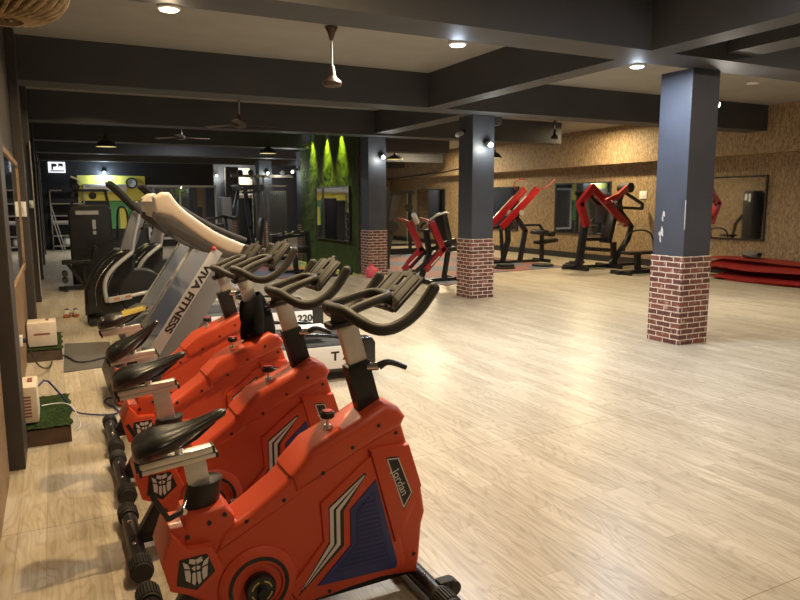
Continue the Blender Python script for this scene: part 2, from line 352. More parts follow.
# beams across the room and the beams that run along the columns
def beam(y0, y1, x0=-.34, x1=13.0, z=3.02):
    o = struct('beam', MB().box2((x0, y0, z), (x1, y1, CZ)), 'beam')
    return o
beam(4.9, 5.36); beam(9.2, 9.68); beam(13.35, 13.8, x1=11.2); beam(17.3, 17.8, x1=10.4); beam(21.4, 21.9, x1=12.6); beam(25.2, 25.6)
def along(x0, x1, ys, z=3.06):
    for a, b in ys: struct('beam', MB().box2((x0, a, z), (x1, b, CZ)), 'beam')
along(5.16, 5.46, [(-4, 4.9), (5.36, 9.2)], 3.02)
along(6.22, 6.62, [(-4, 4.9)], 3.1)
along(6.2, 6.6, [(9.68, 13.35)])
struct('beam', MB().box2((6.63, 9.9, 2.92), (7.0, 10.6, 3.4)), 'beam')     # boxed-in duct stub behind the middle column
# columns
def column(y, y1=None, x0=6.2, x1=6.63, zt=3.02):
    y1 = y1 or y+.43
    o = MB().box2((x0, y, .98), (x1, y1, zt), bev=.008).build('column', 'column', smooth=False); tag(o, kind='structure')
    tag(MB().box2((x0-.012, y-.012, 0), (x1+.012, y1+.012, 1.0)).build('brick_base', 'brick', o, smooth=False))
    return o
ca = column(5.29); cb_ = column(9.58); cc = column(13.72); cdn = column(18.2); ce = column(22.5); cf = column(27.0)
# chips of bare plaster on the nearest column
ch = MB()
for (y, z, a, b) in ((5.62, 1.19, .012, .05), (5.60, 1.27, .02, .06), (5.63, 1.24, .02, .03), (5.585, 1.47, .016, .035), (5.60, 1.42, .01, .04)):
    ch.prism([(y-a, z-b), (y+a*.6, z-b*.7), (y+a, z), (y+.3*a, z+b), (y-a*.7, z+b*.4)], 6.1985, 6.2005, plane='yz')
ch.build('paint_chip', 'silver', ca, smooth=False)
MB().box2((6.196, 5.286, 1.3), (6.2, 5.294, 1.62)).build('corner_chip', 'silver', ca, smooth=False)
# left pillars
for y0, y1 in ((4.57, 4.97), (8.9, 9.35), (12.6, 13.0), (16.35, 16.8), (20.4, 20.9), (24.6, 25.0)):
    struct('pillar', MB().box2((-.34, y0, 0), (-.245, y1, CZ), bev=.006), 'pillar')
# metal edge trims on the far pillars
t = MB()
for y in (12.59, 16.34, 20.39): t.box2((-.25, y-.012, .1), (-.235, y, 2.6))
struct('trim_1', t, 'silverplastic')
# wall boards, framed panel in the second bay
p = thing('framed_mirror', 'tall mirror in a light wooden frame on the left wall behind the first dark pillar', 'mirror', (-.31, 5.2, .95))
MB().box2((-.012, 0, 0), (0, 3.4, 1.05)).build('mirror_panel', 'mirror', p, smooth=False)
MB().box2((-.012, -.05, -.05), (.012, 3.45, 0)).box2((-.012, -.05, 1.05), (.012, 3.45, 1.1)).box2((-.012, -.05, 0), (.012, 0, 1.05)).box2((-.012, 3.4, 0), (.012, 3.45, 1.05)).build('frame', 'wood', p, smooth=False)
# switch boards on the pillars
def switch(loc, rz, w, h, label, n=3, cat='switch'):
    s = thing('switch_board', label, cat, loc, rz)
    MB().box((0, -.01, 0), (w, .02, h), bev=.006).build('plate', 'white', s)
    for i in range(n): MB().box(((i-(n-1)/2)*w/(n+.5), -.024, 0), (w/(n+2), .012, h*.35), bev=.003).build('rocker', 'white', s)
switch((-.285, 8.9, 1.545), 0, .06, .17, 'white switch plate on the dark pillar nearest the front stabilizer boxes', 1)
switch((-.285, 12.59, 1.60), 0, .06, .12, 'small white switch plate on the third dark pillar, farther down the left wall', 1)
switch((13.4, 12.75, 1.78), pi/2*3, .24, .2, 'white switch plate on the strand board wall beside the red arm machine', 2)
# mirrors on the right wall
def wallmirror(y0, y1, z0, z1, label, grp=None, split=0):
    p = thing('wall_mirror', label, 'mirror', (13.4, (y0+y1)/2, z0)); hy = (y1-y0)/2; h = z1-z0
    MB().box2((-.02, -hy, 0), (0, hy, h)).build('mirror_panel', 'mirror', p, smooth=False)
    e = .035
    MB().box2((-.04, -hy-e, -e), (0, hy+e, 0)).box2((-.04, -hy-e, h), (0, hy+e, h+e)).box2((-.04, -hy-e, 0), (0, -hy, h)).box2((-.04, hy, 0), (0, hy+e, h)).build('frame', 'mframe', p, smooth=False)
wallmirror(9.4, 11.0, .81, 2.12, 'black framed mirror on the strand board wall above the red mat pile')
wallmirror(13.9, 16.1, .74, 2.12, 'black edged mirror on the strand board wall behind the red arm machine')
wallmirror(18.0, 19.6, .74, 2.08, 'black edged mirror on the strand board wall behind the long red lever machine')
wallmirror(22.6, 24.7, .50, 2.10, 'black edged mirror on the far strand board wall seen between two brick based columns')
# conduit under the far ceiling
tag(MB().tube([(12.97, 27, 2.60), (12.97, 22, 2.72), (12.97, 19.5, 2.90)], .018, 8).build('cable_run', 'mframe'), 'dark sagging cable run high along the far strand board wall', 'cable')
# ---------------------------------------------------------------- turf wall with its mirror
gw = struct('wall_turf', MB().box2((6.2, 14.17, 0), (6.42, 18.2, CZ)), 'osb')
def turff(u, v):
    y = 14.17 + u*4.02; z = v*3.5
    return (6.17 + .003*sin(y*9+z*4) + .003*sin(z*13+y*3) + random.uniform(-.009, .009), y, z)
MB().grid(turff, 90, 80).build('turf_covering', 'turf_wall', gw)
p = thing('wall_mirror', 'upright mirror set into the green turf wall', 'mirror', (6.14, 15.75, .72))
MB().box2((-.02, -1.1, 0), (.02, 1.1, 1.25)).build('mirror_panel', 'mirror', p, smooth=False)
MB().box2((-.03, -1.13, -.03), (.02, 1.13, 0)).box2((-.03, -1.13, 1.25), (.02, 1.13, 1.28)).box2((-.03, -1.13, 0), (.02, -1.1, 1.25)).box2((-.03, 1.1, 0), (.02, 1.13, 1.25)).build('frame', 'mframe', p, smooth=False)
# ---------------------------------------------------------------- lamps
def lampdata(kind, name, loc, e, col, size=.1, rot=(0, 0, 0), spot=None, blend=.5):
    l = bpy.data.lights.new(name, kind); l.energy = e; l.color = col
    if kind == 'AREA': l.shape = 'DISK'; l.size = size
    else: l.shadow_soft_size = size
    if spot: l.spot_size = R(spot); l.spot_blend = blend
    o = bpy.data.objects.new(name, l); C.objects.link(o); o.location = loc; o.rotation_euler = rot; return o
WARM = (1, .76, .48); COOL = (.72, .84, 1.); NEUT = (1, .90, .76)
for (x, y, m, col, e, lab) in ((.86, 5.40, 'lampglow', WARM, 60, 'round warm glowing downlight at the left end of the near beam'),
                        (3.35, 5.44, 'lampcool', COOL, 95, 'round cool white downlight on the near beam in the middle of the room'),
                        (5.56, 5.46, 'lampcool', COOL, 85, 'round cool white downlight on the near beam beside the nearest column')):
    t = thing('downlight', lab, 'ceiling light', (x, y, 3.0))
    MB().lathe([(.075, 0), (.085, .01), (.085, .05), (.06, .06)]).build('housing', 'white', t)
    MB().lathe([(.062, -.006), (.062, .004)]).build('diffuser', m, t, smooth=False)
    MB().box2((-.03, -.06, .06), (.03, .03, .09)).box2((-.03, -.1, .03), (.03, -.05, .09)).build('bracket', 'white', t)
    lampdata('AREA', 'downlight_light', (x, y, 2.985), e*.8, col, .11)
    lampdata('POINT', 'downlight_glow', (x, y, 2.96), 4, col, .05)
# small spotlights on columns
def spotlamp(loc, lab, e, col=(.95, 1., .9), face=(-1, 0), aim=None, glow=True):
    t = thing('wall_spotlight', lab, 'spotlight', loc)
    dx, dy = face
    MB().box((-.02*dx, -.02*dy, .03), (.05, .05, .06), bev=.008).build('bracket', 'mblack', t)
    MB().cyl((dx*.0, dy*.0, 0), (dx*.09, dy*.09, -.03), .034, .045, 16).build('shade', 'silverplastic', t)
    MB().sphere((dx*.10, dy*.10, -.035), .038, 12).build('bulb', 'lampcool' if glow else 'white', t)
    if glow: lampdata('POINT', 'spot_light', (loc[0]+dx*.18, loc[1]+dy*.18, loc[2]-.08), e, col, .04)
spotlamp((6.47, 9.55, 2.57), 'small glowing spotlight on the middle column facing the camera', 16, face=(0, -1))
spotlamp((6.66, 5.42, 2.72), 'small glowing spotlight on the right side of the nearest column', 16, (1, .93, .8), face=(1, 0))
spotlamp((6.50, 13.68, 2.62), 'small glowing spotlight on the column at the end of the turf wall', 14, face=(0, -1))
spotlamp((6.14, 9.8, 2.74), 'unlit silver spotlight clamped to the left side of the middle column', 0, face=(-1, 0), glow=False)
spotlamp((6.10, 18.35, 2.50), 'small glowing spotlight on the column behind the turf wall', 20, face=(-1, 0))
spotlamp((6.7, 31.42, 2.88), 'small glowing spotlight high on the far grey wall, left of the pair', 20, face=(0, -1))
spotlamp((7.6, 31.42, 2.98), 'small glowing spotlight high on the far grey wall, right of the pair', 20, face=(0, -1))
spotlamp((6.45, 22.45, 2.62), 'small glowing spotlight on the farthest brick based column', 18, face=(0, -1))
spotlamp((1.78, 27.1, 2.76), 'blue white glowing spotlight above the yellow wall panel', 60, (.6, .8, 1.), face=(0, -1))
t = thing('downlight', 'small unlit flush downlight on the ceiling near the strand board wall', 'ceiling light', (10.33, 7.62, CZ))
MB().lathe([(.09, -.02), (.10, -.01), (.10, 0)]).build('housing', 'white', t)
# track of three green spots above the turf
for i, (y, lab) in enumerate(((17.15, 'left'), (16.1, 'middle'), (15.15, 'right'))):
    t = thing('turf_spotlight', 'small yellow green spotlight above the turf wall, %s of three' % lab, 'spotlight', (6.04, y, 3.44))
    MB().cyl((0, 0, .05), (.02, 0, -.05), .04, .05, 14).build('shade', 'mblack', t)
    MB().cyl((0, 0, .05), (0, 0, CZ-3.44), .012, seg=8).build('stem', 'mblack', t)
    MB().cyl((.02, 0, -.049), (.022, 0, -.056), .04, seg=12).build('bulb', 'lampcool', t)
    lampdata('SPOT', 'turf_light', (6.05, y, 3.36), (360, 560, 400)[i], (.80, 1., .05), .03, (0, R(-6), 0), 52, .9)
# fans
def fan(loc, drop, lab, ang=.3, s=1., blades=True, m='fan'):
    t = thing('ceiling_fan', lab, 'ceiling fan', loc)
    MB().lathe([(.07*s, -.01), (.07*s, -.02), (.045*s, -.06), (.02*s, -.14), (.012*s, -.15)]).build('canopy', m, t)
    MB().cyl((0, 0, -.14), (0, 0, -drop+.16), .012*s, seg=10).build('rod', 'silverplastic', t)
    MB().lathe([(.014*s, -drop+.19), (.03*s, -drop+.17), (.045*s, -drop+.08), (.06*s, -drop+.05), (.10*s, -drop+.02), (.11*s, -drop), (.095*s, -drop-.035), (.05*s, -drop-.045)]).build('motor_housing', m, t)
    if blades:
        for k in range(3):
            a = ang + k*2*pi/3
            MB().box((.42*s, 0, -drop+.0), (.62*s, .12*s, .006), bev=.002).box((.12*s, 0, -drop), (.1*s, .03*s, .008)).build('blade', m, t, rot=(R(9), 0, a))
fan((2.87, 7.3, CZ), .60, 'brown ceiling fan housing without blades hanging on a rod between the first two beams', blades=False)
fan((3.07, 12.3, CZ), .55, 'brown ceiling fan on a short rod beyond the second beam', .05)
fan((10.54, 12.8, CZ), .42, 'small dark fan motor hanging on a rod near the strand board wall', 1.2, .8, blades=False, m='mblack')
fan((2.6, 15.6, CZ), .5, 'dark ceiling fan beyond the third beam above the treadmills', .1, .9)
fan((8.6, 19.6, CZ), .5, 'dark ceiling fan in front of the far strand board wall', .1, .9)
# dome pendants
def dome(loc, lab, r=.20):
    t = thing('pendant_lamp', lab, 'pendant lamp', loc)
    MB().cyl((0, 0, .2), (0, 0, CZ-loc[2]), .008, seg=8).build('cord', 'mframe', t)
    MB().lathe([(.03, .22), (.04, .16), (.10, .13), (.17*r/.2, .07), (r, 0), (r-.008, 0), (.16*r/.2, .065), (.03, .12)]).build('shade', 'mframe', t)
    MB().lathe([(r-.012, .006), (r-.03, .012), (.02, .016)]).build('glow_disc', 'domeglow', t)
dome((1.02, 14.5, 2.69), 'black dome pendant with a yellow inside, over the far end of the treadmill aisle')
dome((4.9, 16.9, 2.83), 'black dome pendant with a pale yellow inside, left of the turf wall', .22)
dome((9.98, 20, 2.99), 'black dome pendant seen between the two nearer brick based columns', .28)
dome((11.3, 16.3, 2.85), 'black dome pendant just right of the middle column', .2)
# wicker shade at the top left corner
t = thing('wicker_shade', 'round woven wicker lamp shade at the upper left edge', 'lamp', (-.085, 2.2, 2.215))
w = MB()
for k in range(30):
    a = 2*pi*k/30
    w.tube([(cos(a)*.05, sin(a)*.05, -.12), (cos(a+.25)*.13, sin(a+.25)*.13, -.105), (cos(a+.35)*.17, sin(a+.35)*.17, -.05), (cos(a+.4)*.175, sin(a+.4)*.175, .02)], .007, 6, 1)
w.build('ribs', 'wicker', t)
MB().lathe([(.03, -.11), (.12, -.095), (.163, -.05), (.168, .03), (.12, .1), (.02, .13)]).build('liner', 'wicker', t)
MB().cyl((0, 0, .12), (0, 0, CZ-2.215), .005, seg=8).build('cord', 'mframe', t)
# ================================================================ EXERCISE BIKES
def seg_strip(pts, ws):
    """tapered polyline -> polygon in xz"""
    L, Rr = [], []
    for i, (p, w) in enumerate(zip(pts, ws)):
        a = V(pts[max(i-1, 0)]); b = V(pts[min(i+1, len(pts)-1)]); d = (b-a).normalized(); n = V((-d.y, d.x))
        L.append((p[0]+n.x*w, p[1]+n.y*w)); Rr.append((p[0]-n.x*w, p[1]-n.y*w))
    return L + Rr[::-1]
def inset(poly, k, c=None):
    c = c or (sum(p[0] for p in poly)/len(poly), sum(p[1] for p in poly)/len(poly))
    return [(c[0]+(p[0]-c[0])*k, c[1]+(p[1]-c[1])*k) for p in poly]
BODY = [(.43, .10), (.62, .065), (.86, .085), (1.06, .105), (1.2, .09), (1.25, .08), (1.262, .14), (1.275, .29), (1.29, .34), (1.27, .47), (1.21, .64), (1.18, .74), (1.14, .78), (1.08, .80), (.97, .74), (.79, .67), (.67, .55), (.52, .47), (.46, .50), (.34, .49), (.29, .49), (.25, .39), (.30, .26), (.38, .20)]
def make_bike(label):
    t = thing('exercise_bike', label, 'exercise bike', group='orange exercise bikes in a row')
    w = .082
    sh = MB().prism(BODY, -w, w, .02, 3)
    sh.prism([(.43, .36), (.76, .525), (.81, .695), (.69, .575), (.54, .475), (.47, .45)], -.092, .092, .026, 4)     # lower top tube
    sh.prism([(.735, .535), (1.03, .67), (1.172, .725), (1.195, .765), (1.165, .805), (1.10, .832), (.99, .775), (.81, .70), (.715, .61)], -.105, .105, .038, 5)
    sh.prism([(.33, .40), (.325, .45), (.342, .525), (.478, .545), (.515, .49), (.50, .43), (.43, .39)], -.085, .085, .022, 4)   # seat tube socket
    sh.prism([(.25, .39), (.287, .49), (.335, .425), (.42, .42), (.458, .32), (.36, .245), (.275, .285)], -.122, .122, .012, 2)   # rear housing
    sh.prism([(.70, .165), (.842, .32), (.832, .475), (1.0, .60), (1.09, .655), (1.19, .16), (1.185, .12), (.74, .095)], -.094, .094, .009, 2)
    sh.prism([(1.035, .655), (1.205, .652), (1.262, .47), (1.2, .33), (1.142, .25)], -.106, .106, .012, 2)
    for s in (-1, 1): sh.lathe([(.15, s*.07), (.145, s*.09), (.125, s*.102), (.09, s*.104), (.088, s*.095)], (.585, 0, .215), 'y', 40)
    sh.build('shell', 'orange', t)
    sc = MB()
    for x, z, h in ((.345, .455, .089), (.42, .49, .089), (.475, .51, .089), (.55, .47, .093), (.69, .52, .093), (.84, .60, .106), (.96, .68, .106), (1.07, .75, .106), (1.155, .70, .083), (1.24, .49, .083), (1.235, .17, .083), (.86, .115, .095)):
        for s in (-1, 1): sc.cyl((x, s*(h-.004), z), (x, s*(h+.0012), z), .0078, seg=12)
    sc.build('screw_holes', 'black', t)
    for s in (-1, 1):
        y = lambda h, d=.004: sorted((s*h, s*(h+d)))
        MB().prism([(1.06, .53), (1.152, .165), (1.148, .14), (.81, .15), (.95, .285), (.95, .43)], *y(.090, .010), .004, 2).build('vent_frame', 'blue', t)
        g = MB(); gp = MB().prism([(1.052, .485), (1.118, .182), (.875, .188), (.972, .285), (.975, .42)], *y(.098, .004))
        for k in range(14):
            z = .200 + k*.0185
            xl = .885 + max(0, z-.188)*1.0 if z < .285 else (.980 if z < .42 else .980+(z-.42)*1.15)
            xr = 1.110 - (z-.182)*.218
            if xr-xl > .012: g.box2((xl, min(y(.101)), z-.0035), (xr, max(y(.101, .005)), z+.0045), bev=.0015)
        gq = gp.build('vent_grille', 'bluegrill', t); g.build('vent_slats', 'blue', gq)
        MB().prism(seg_strip([(1.018, .562), (.893, .442), (.893, .303), (.735, .128)], [.006, .034, .034, .001]), *y(.0925, .0022)).build('stripe_backing', 'black', t, smooth=False)
        st = MB()
        st.prism(seg_strip([(1.012, .556), (.874, .447), (.874, .306), (.75, .150)], [.001, .0085, .0085, .0005]), *y(.0935, .0025))
        st.prism(seg_strip([(1.012, .552), (.9005, .436), (.9005, .299), (.765, .160)], [.001, .0085, .0085, .0005]), *y(.0935, .0025))
        st.build('silver_stripes', 'silver', t, smooth=False)
        lab = [(1.10, .615), (1.152, .612), (1.216, .445), (1.178, .385)]
        LB = MB().prism(lab, *y(.1055, .002)).build('name_label', 'black', t, smooth=False)
        fr = MB()
        q = inset(lab, .92)
        for a, b in zip(q, q[1:]+q[:1]): fr.bar((a[0], s*.108, a[1]), (b[0], s*.108, b[1]), .0012, .0045)
        fr.build('label_border', 'silver', LB, smooth=False)
        rz = 0 if s < 0 else pi
        # lettering runs down the label
        xm, zm = 1.158, .515
        text('label_lettering', 'Jordan', .046, 'silver', LB, (xm+.002, s*.1085, zm-.012), (pi/2, R(68) if s < 0 else R(-68), rz), .0004)
        bd = MB().prism(inset([(.300, .405), (.408, .408), (.438, .325), (.362, .262), (.285, .300)], .86), *y(.121, .003)).build('badge_plate', 'black', t, smooth=False)
        e = MB(); c = (.362, .343)
        for side in (-1, 1):
            f_ = lambda pts: [(c[0]+side*a*.78, c[1]+b*.86) for a, b in pts]
            e.prism(f_([(.004, .030), (.030, .040), (.026, .058), (.000, .050)]), *y(.1235, .002))
            e.prism(f_([(.034, .036), (.056, .050), (.050, .022), (.026, .016)]), *y(.1235, .002))
            e.prism(f_([(.028, .010), (.050, .014), (.046, -.030), (.028, -.042), (.024, -.010)]), *y(.1235, .002))
            e.prism(f_([(.003, .024), (.020, .018), (.012, .006), (.003, .006)]), *y(.1235, .002))
            e.prism(f_([(.003, -.004), (.017, -.004), (.020, -.048), (.008, -.058), (.003, -.040)]), *y(.1235, .002))
        e.build('badge_emblem', 'silver', bd, smooth=False)
        r = MB().lathe([(.112, s*.1025), (.112, s*.1065), (.098, s*.1065), (.098, s*.1025)], (.585, 0, .215), 'y', 48, hollow=True)
        r.build('crank_ring', 'black', t)
        hb = MB().lathe([(.056, s*.10), (.058, s*.125), (.052, s*.137), (.03, s*.142), (.001, s*.143)], (.585, 0, .215), 'y', 36).build('crank_cover', 'blackgloss', t)
        g = MB()
        for k in range(4):
            a0 = k*pi/2 + .25
            for j in range(7):
                a, b = a0+j*.155, a0+(j+1)*.155
                g.bar((.585+.037*cos(a), s*.1405, .215+.037*sin(a)), (.585+.037*cos(b), s*.1405, .215+.037*sin(b)), .003, .0045)
        g.build('gold_arcs', 'gold', hb, smooth=False)
        text('hub_lettering', 'SP', .036, 'gold', hb, (.585, s*.1425, .215), (pi/2, 0, rz), .0008)
    # cranks and pedals (each can be turned about its hub)
    for s in (-1, 1):
        cr = MB().bar((0, s*.155, 0), (.17, s*.155, 0), .016, .028, .004).cyl((0, s*.13, 0), (0, s*.165, 0), .02).build('crank_arm', 'mblack', t, loc=(.585, 0, .215))
        pd = MB().box((0, s*.215, 0), (.075, .085, .018), bev=.004)
        for q in (-.034, .034): pd.box((q, s*.215, .008), (.008, .09, .03), bev=.002)
        pd.cyl((0, s*.15, 0), (0, s*.27, 0), .008).box((-.01, s*.215, .03), (.05, .03, .012), bev=.002).build('pedal', 'chrome', cr, loc=(.17, 0, 0))
    # seat post, slide and saddle
    MB().loft([[(x0+a*.055*cos(k*pi/8)+.02*0, .055*sin(k*pi/8), z0 + cos(k*pi/8)*.006) for k in range(16)] for x0, z0, a in ((.405, .51, 1.2), (.415, .565, 1.18), (.426, .618, 1.14), (.425, .612, .8))]).build('post_collar', 'black', t)
    MB().bar((.425, 0, .48), (.392, 0, .70), .042, .075, .006).build('seat_post', 'alu', t)
    sl = MB().bar((.215, 0, .685), (.465, 0, .712), .052, .016, .002).bar((.208, 0, .705), (.455, 0, .733), .046, .024, .002).build('seat_slide', 'alu', t)
    MB().bar((.205, 0, .685), (.215, 0, .686), .054, .026, .002).bar((.195, 0, .703), (.207, 0, .705), .048, .03, .002).build('rear_plug', 'black', sl)
    MB().bar((.464, 0, .712), (.474, 0, .713), .054, .022, .002).bar((.455, 0, .733), (.463, 0, .734), .048, .028, .002).build('front_plug', 'black', sl)
    MB().cyl((.34, 0, .72), (.345, 0, .775), .014).build('saddle_clamp', 'chrome', t)
    MB().tube([(.25, -.035, .765), (.30, -.03, .755), (.38, -.018, .765), (.47, -.008, .83)], .006, 8, 1).tube([(.25, .035, .765), (.30, .03, .755), (.38, .018, .765), (.47, .008, .83)], .006, 8, 1).build('saddle_rail', 'mblack', t)
    secs = []
    SX = lambda x: .188 + (x-.158)*.90
    for x, hw, zt, th in ((.158, .050, .778, .04), (.170, .088, .798, .075), (.21, .108, .818, .088), (.26, .108, .826, .086), (.31, .088, .829, .076), (.36, .060, .835, .062), (.41, .041, .846, .046), (.46, .032, .860, .038), (.50, .027, .872, .032), (.518, .018, .872, .024)):
        ring = []
        for k in range(20):
            a = 2*pi*k/20; cy, cz = cos(a), sin(a)
            yy = hw*(abs(cy)**.75)*(1 if cy > 0 else -1)
            zz_ = zt - th*.5 + th*.5*(abs(cz)**.7)*(1 if cz > 0 else -1)
            if cz > 0 and x < .42: zz_ -= .010*max(0, 1-abs(yy)/(.35*hw))
            if cz < -.3: yy *= .82
            ring.append((SX(x), yy, zz_))
        secs.append(ring)
    MB().loft(secs).build('saddle', 'blacksoft', t, sub=1)
    # clamp lever on the seat collar
    lv = MB().cyl((.352, -.045, .555), (.335, -.09, .552), .013).build('clamp_nut', 'chrome', t)
    MB().bars([(.325, -.092, .552), (.283, -.10, .540), (.235, -.105, .635)], .012, .018, .003).build('clamp_lever', 'black', t)
    # handlebar post
    MB().bar((1.075, 0, .78), (1.02, 0, .985), .062, .096, .006).build('stem_sleeve', 'black', t)
    MB().bar((1.05, 0, .9), (.982, 0, 1.145), .042, .078, .005).build('handlebar_post', 'alu', t)
    MB().cyl((1.065, -.02, .965), (1.10, -.045, .968), .016).build('stem_nut', 'chrome', t)
    MB().tube([(1.10, -.045, .968), (1.13, -.055, .985), (1.16, -.06, .978), (1.21, -.065, .955)], [.017, .013, .011, .010], 10, 1).build('stem_lever', 'black', t)
    kb = MB().cyl((.90, 0, .70), (.90, 0, .79), .006).cyl((.90, 0, .725), (.90, 0, .750), .020, .014).build('tension_stem', 'alu', t)
    MB().lathe([(.02, .775), (.028, .78), (.028, .798), (.022, .804)], (.90, 0, 0), 'z', 10).build('tension_knob', 'black', kb)
    MB().lathe([(.021, .8035), (.021, .807)], (.90, 0, 0), 'z', 8).build('knob_cap', 'redknob', kb)
    # handlebar
    hb = MB()
    for s in (-1, 1):
        hb.tube([(.925, s*.0, 1.205), (.93, s*.05, 1.206), (.945, s*.10, 1.20), (.97, s*.155, 1.175), (1.01, s*.20, 1.148), (1.06, s*.225, 1.145), (1.12, s*.235, 1.17), (1.175, s*.235, 1.21), (1.21, s*.235, 1.25), (1.238, s*.235, 1.288)], .0225, 14, 2)
        hb.sphere((1.238, s*.235, 1.288), .0225, 14)
        hb.tube([(.95, s*.10, 1.198), (.99, s*.09, 1.212), (1.06, s*.088, 1.232), (1.12, s*.08, 1.244), (1.145, s*.04, 1.246), (1.148, s*0, 1.246)], .0185, 14, 2)
    hb.build('handlebar', 'barfoam', t)
    MB().bar((.905, 0, 1.135), (1.0, 0, 1.150), .085, .024, .01).bar((.96, 0, 1.135), (.955, 0, 1.20), .07, .055, .01).build('bar_clamp', 'barfoam', t)
    # tablet rest with slots
    d = V((.165, 0, .155)).normalized(); n = V((-d.z, 0, d.x)); o = V((1.125, 0, 1.195))
    tr = MB()
    for y0, y1, l0, l1 in ((-.045, -.018, 0, .19), (.018, .045, 0, .19), (-.018, .018, 0, .05), (-.018, .018, .085, .115), (-.018, .018, .165, .205), (-.112, -.050, .0, .180), (.05, .112, .0, .18), (-.140, -.126, .0, .175), (.126, .140, .0, .175), (-.13, -.10, 0, .015), (.10, .13, 0, .015), (-.13, -.10, .162, .175), (.10, .13, .162, .175)):
        a = o + d*l0; b = o + d*l1; tr.bar(V((a.x, (y0+y1)/2, a.z)), V((b.x, (y0+y1)/2, b.z)), y1-y0+.001, .012, .002)
    a = o - d*.0; tr.bar(V((a.x, -.13, a.z)) + n*.012, V((a.x, .13, a.z)) + n*.012, .012, .03, .003, up=tuple(d))
    tr.build('tablet_rest', 'barfoam', t)
    # frame and stabilizers
    MB().bar((.24, 0, .06), (1.27, 0, .075), .06, .045, .006).prism([(.235, .05), (.30, .05), (.55, .09), (.50, .25), (.36, .26)], -.028, .028, .004).build('frame', 'mblack', t)
    for x, nm in ((.24, 'rear_stabilizer'), (1.27, 'front_stabilizer')):
        st = MB().cyl((x, -.26, .055), (x, .26, .055), .036, seg=24).build(nm, 'mblack', t)
        for s in (-1, 1):
            c = MB()
            ys = sorted((s*.23, s*.34)); c.cyl((x, ys[0], .055), (x, ys[1], .055), .043, seg=24)
            for k in range(24):
                a = 2*pi*k/24; c.box((x+cos(a)*.0455, s*.285, .055+sin(a)*.0455), (.006, .08, .006), rot=(0, -a, 0))
            c.build('end_cap', 'rubber', st)
        if nm == 'front_stabilizer':
            for s in (-1, 1):
                wl_ = MB().box((x+.045, s*.20, .075), (.07, .05, .05), bev=.01).cyl((x+.075, s*.175, .06), (x+.075, s*.225, .06), .032).build('transport_wheel', 'rubber', st)
        sc = MB()
        for s in (-1, 1): sc.sphere((x-.008, s*.12, .09), .009, 10)
        sc.build('bolt', 'chrome', st)
    return t
b1 = make_bike('orange exercise bike with blue side vent, nearest the camera of the four')
b1.location = (.0, 2.4, 0)
spec = [(.0, 3.22, 'orange exercise bike second from the camera, red topped knob showing behind the nearest bike', -.25),
        (.02, 4.05, 'orange exercise bike third from the front, with black cloth on its handlebar post', 2.0),
        (.03, 4.85, 'orange exercise bike farthest from the camera, yellow band over its saddle', .5)]
def set_crank(b, ang):
    cs = [k for k in kids(b) if k.name.startswith('crank_arm')]
    cs.sort(key=lambda o: o.data.vertices[0].co.y)
    for i, c in enumerate(cs):
        a = ang + (0 if i == 0 else pi)
        c.rotation_euler = (0, -a, 0)
        for p in kids(c): p.rotation_euler = (0, a, 0)
bikes = [b1]
SEAT = ('seat_post', 'seat_slide', 'saddle', 'saddle_clamp', 'saddle_rail')
def raise_seat(b, dz, tilt=0.):
    for k in kids(b):
        if k.name.split('.')[0] in SEAT:
            k.location.z += dz
            if tilt and k.name.split('.')[0] in ('saddle', 'saddle_rail'):
                k.rotation_euler.y = -tilt      # nose up about the clamp
                px, pz = .34, .775
                k.location.x += px - (px*cos(tilt) - pz*sin(tilt)); k.location.z += pz - (px*sin(tilt) + pz*cos(tilt))
for x, y, lab, a in spec:
    o = copy_tree(b1); o.location = (x, y, 0); o['label'] = lab; bikes.append(o); set_crank(o, a)
set_crank(b1, -1.7)
def adjust_bar(b, dx, dz, rot, post=0.):
    for k in kids(b):
        n = k.name.split('.')[0]
        if n in ('handlebar', 'bar_clamp', 'tablet_rest'):
            k.rotation_euler.y = -rot; px, pz = .93, 1.20
            k.location.x += dx + px - (px*cos(rot) - pz*sin(rot)); k.location.z += dz + pz - (px*sin(rot) + pz*cos(rot))
        if n == 'handlebar_post': k.location.z += post; k.location.x += dx
adjust_bar(bikes[1], .0, -.026, R(4), -.02); adjust_bar(bikes[2], .0, .004, R(7)); adjust_bar(bikes[3], .035, -.055, R(8), -.045)
raise_seat(bikes[1], .05); raise_seat(bikes[2], .03, R(16)); raise_seat(bikes[3], .05)
# yellow cover strip on the fourth saddle
def yband(u, v):
    a = (v-.5)*2.7; x = .34 + u*.15; hw = .080 - u*.044; zt = .890 + u*.030
    return (x, sin(a)*hw*1.0, zt - (1-cos(a))*.035)
MB().grid(yband, 8, 14, .004).build('saddle_band', 'yellow', bikes[3])
# cloth over the third bike's post
def cl(u, v):
    a = u*2*pi; r = .048 + .042*v*(1.6-v) + .016*sin(a*5+v*5)*(.4+v); z = 1.04 - v*.22 + .03*sin(a*2)*v + .03*cos(a)
    return (1.04 + .04*v + cos(a)*r*1.15, 4.05 + sin(a)*r*1.3, z)
tag(MB().grid(cl, 48, 14, .004).build('hanging_cloth', 'cloth'), 'black cloth draped around the handlebar post of the third orange bike', 'cloth')
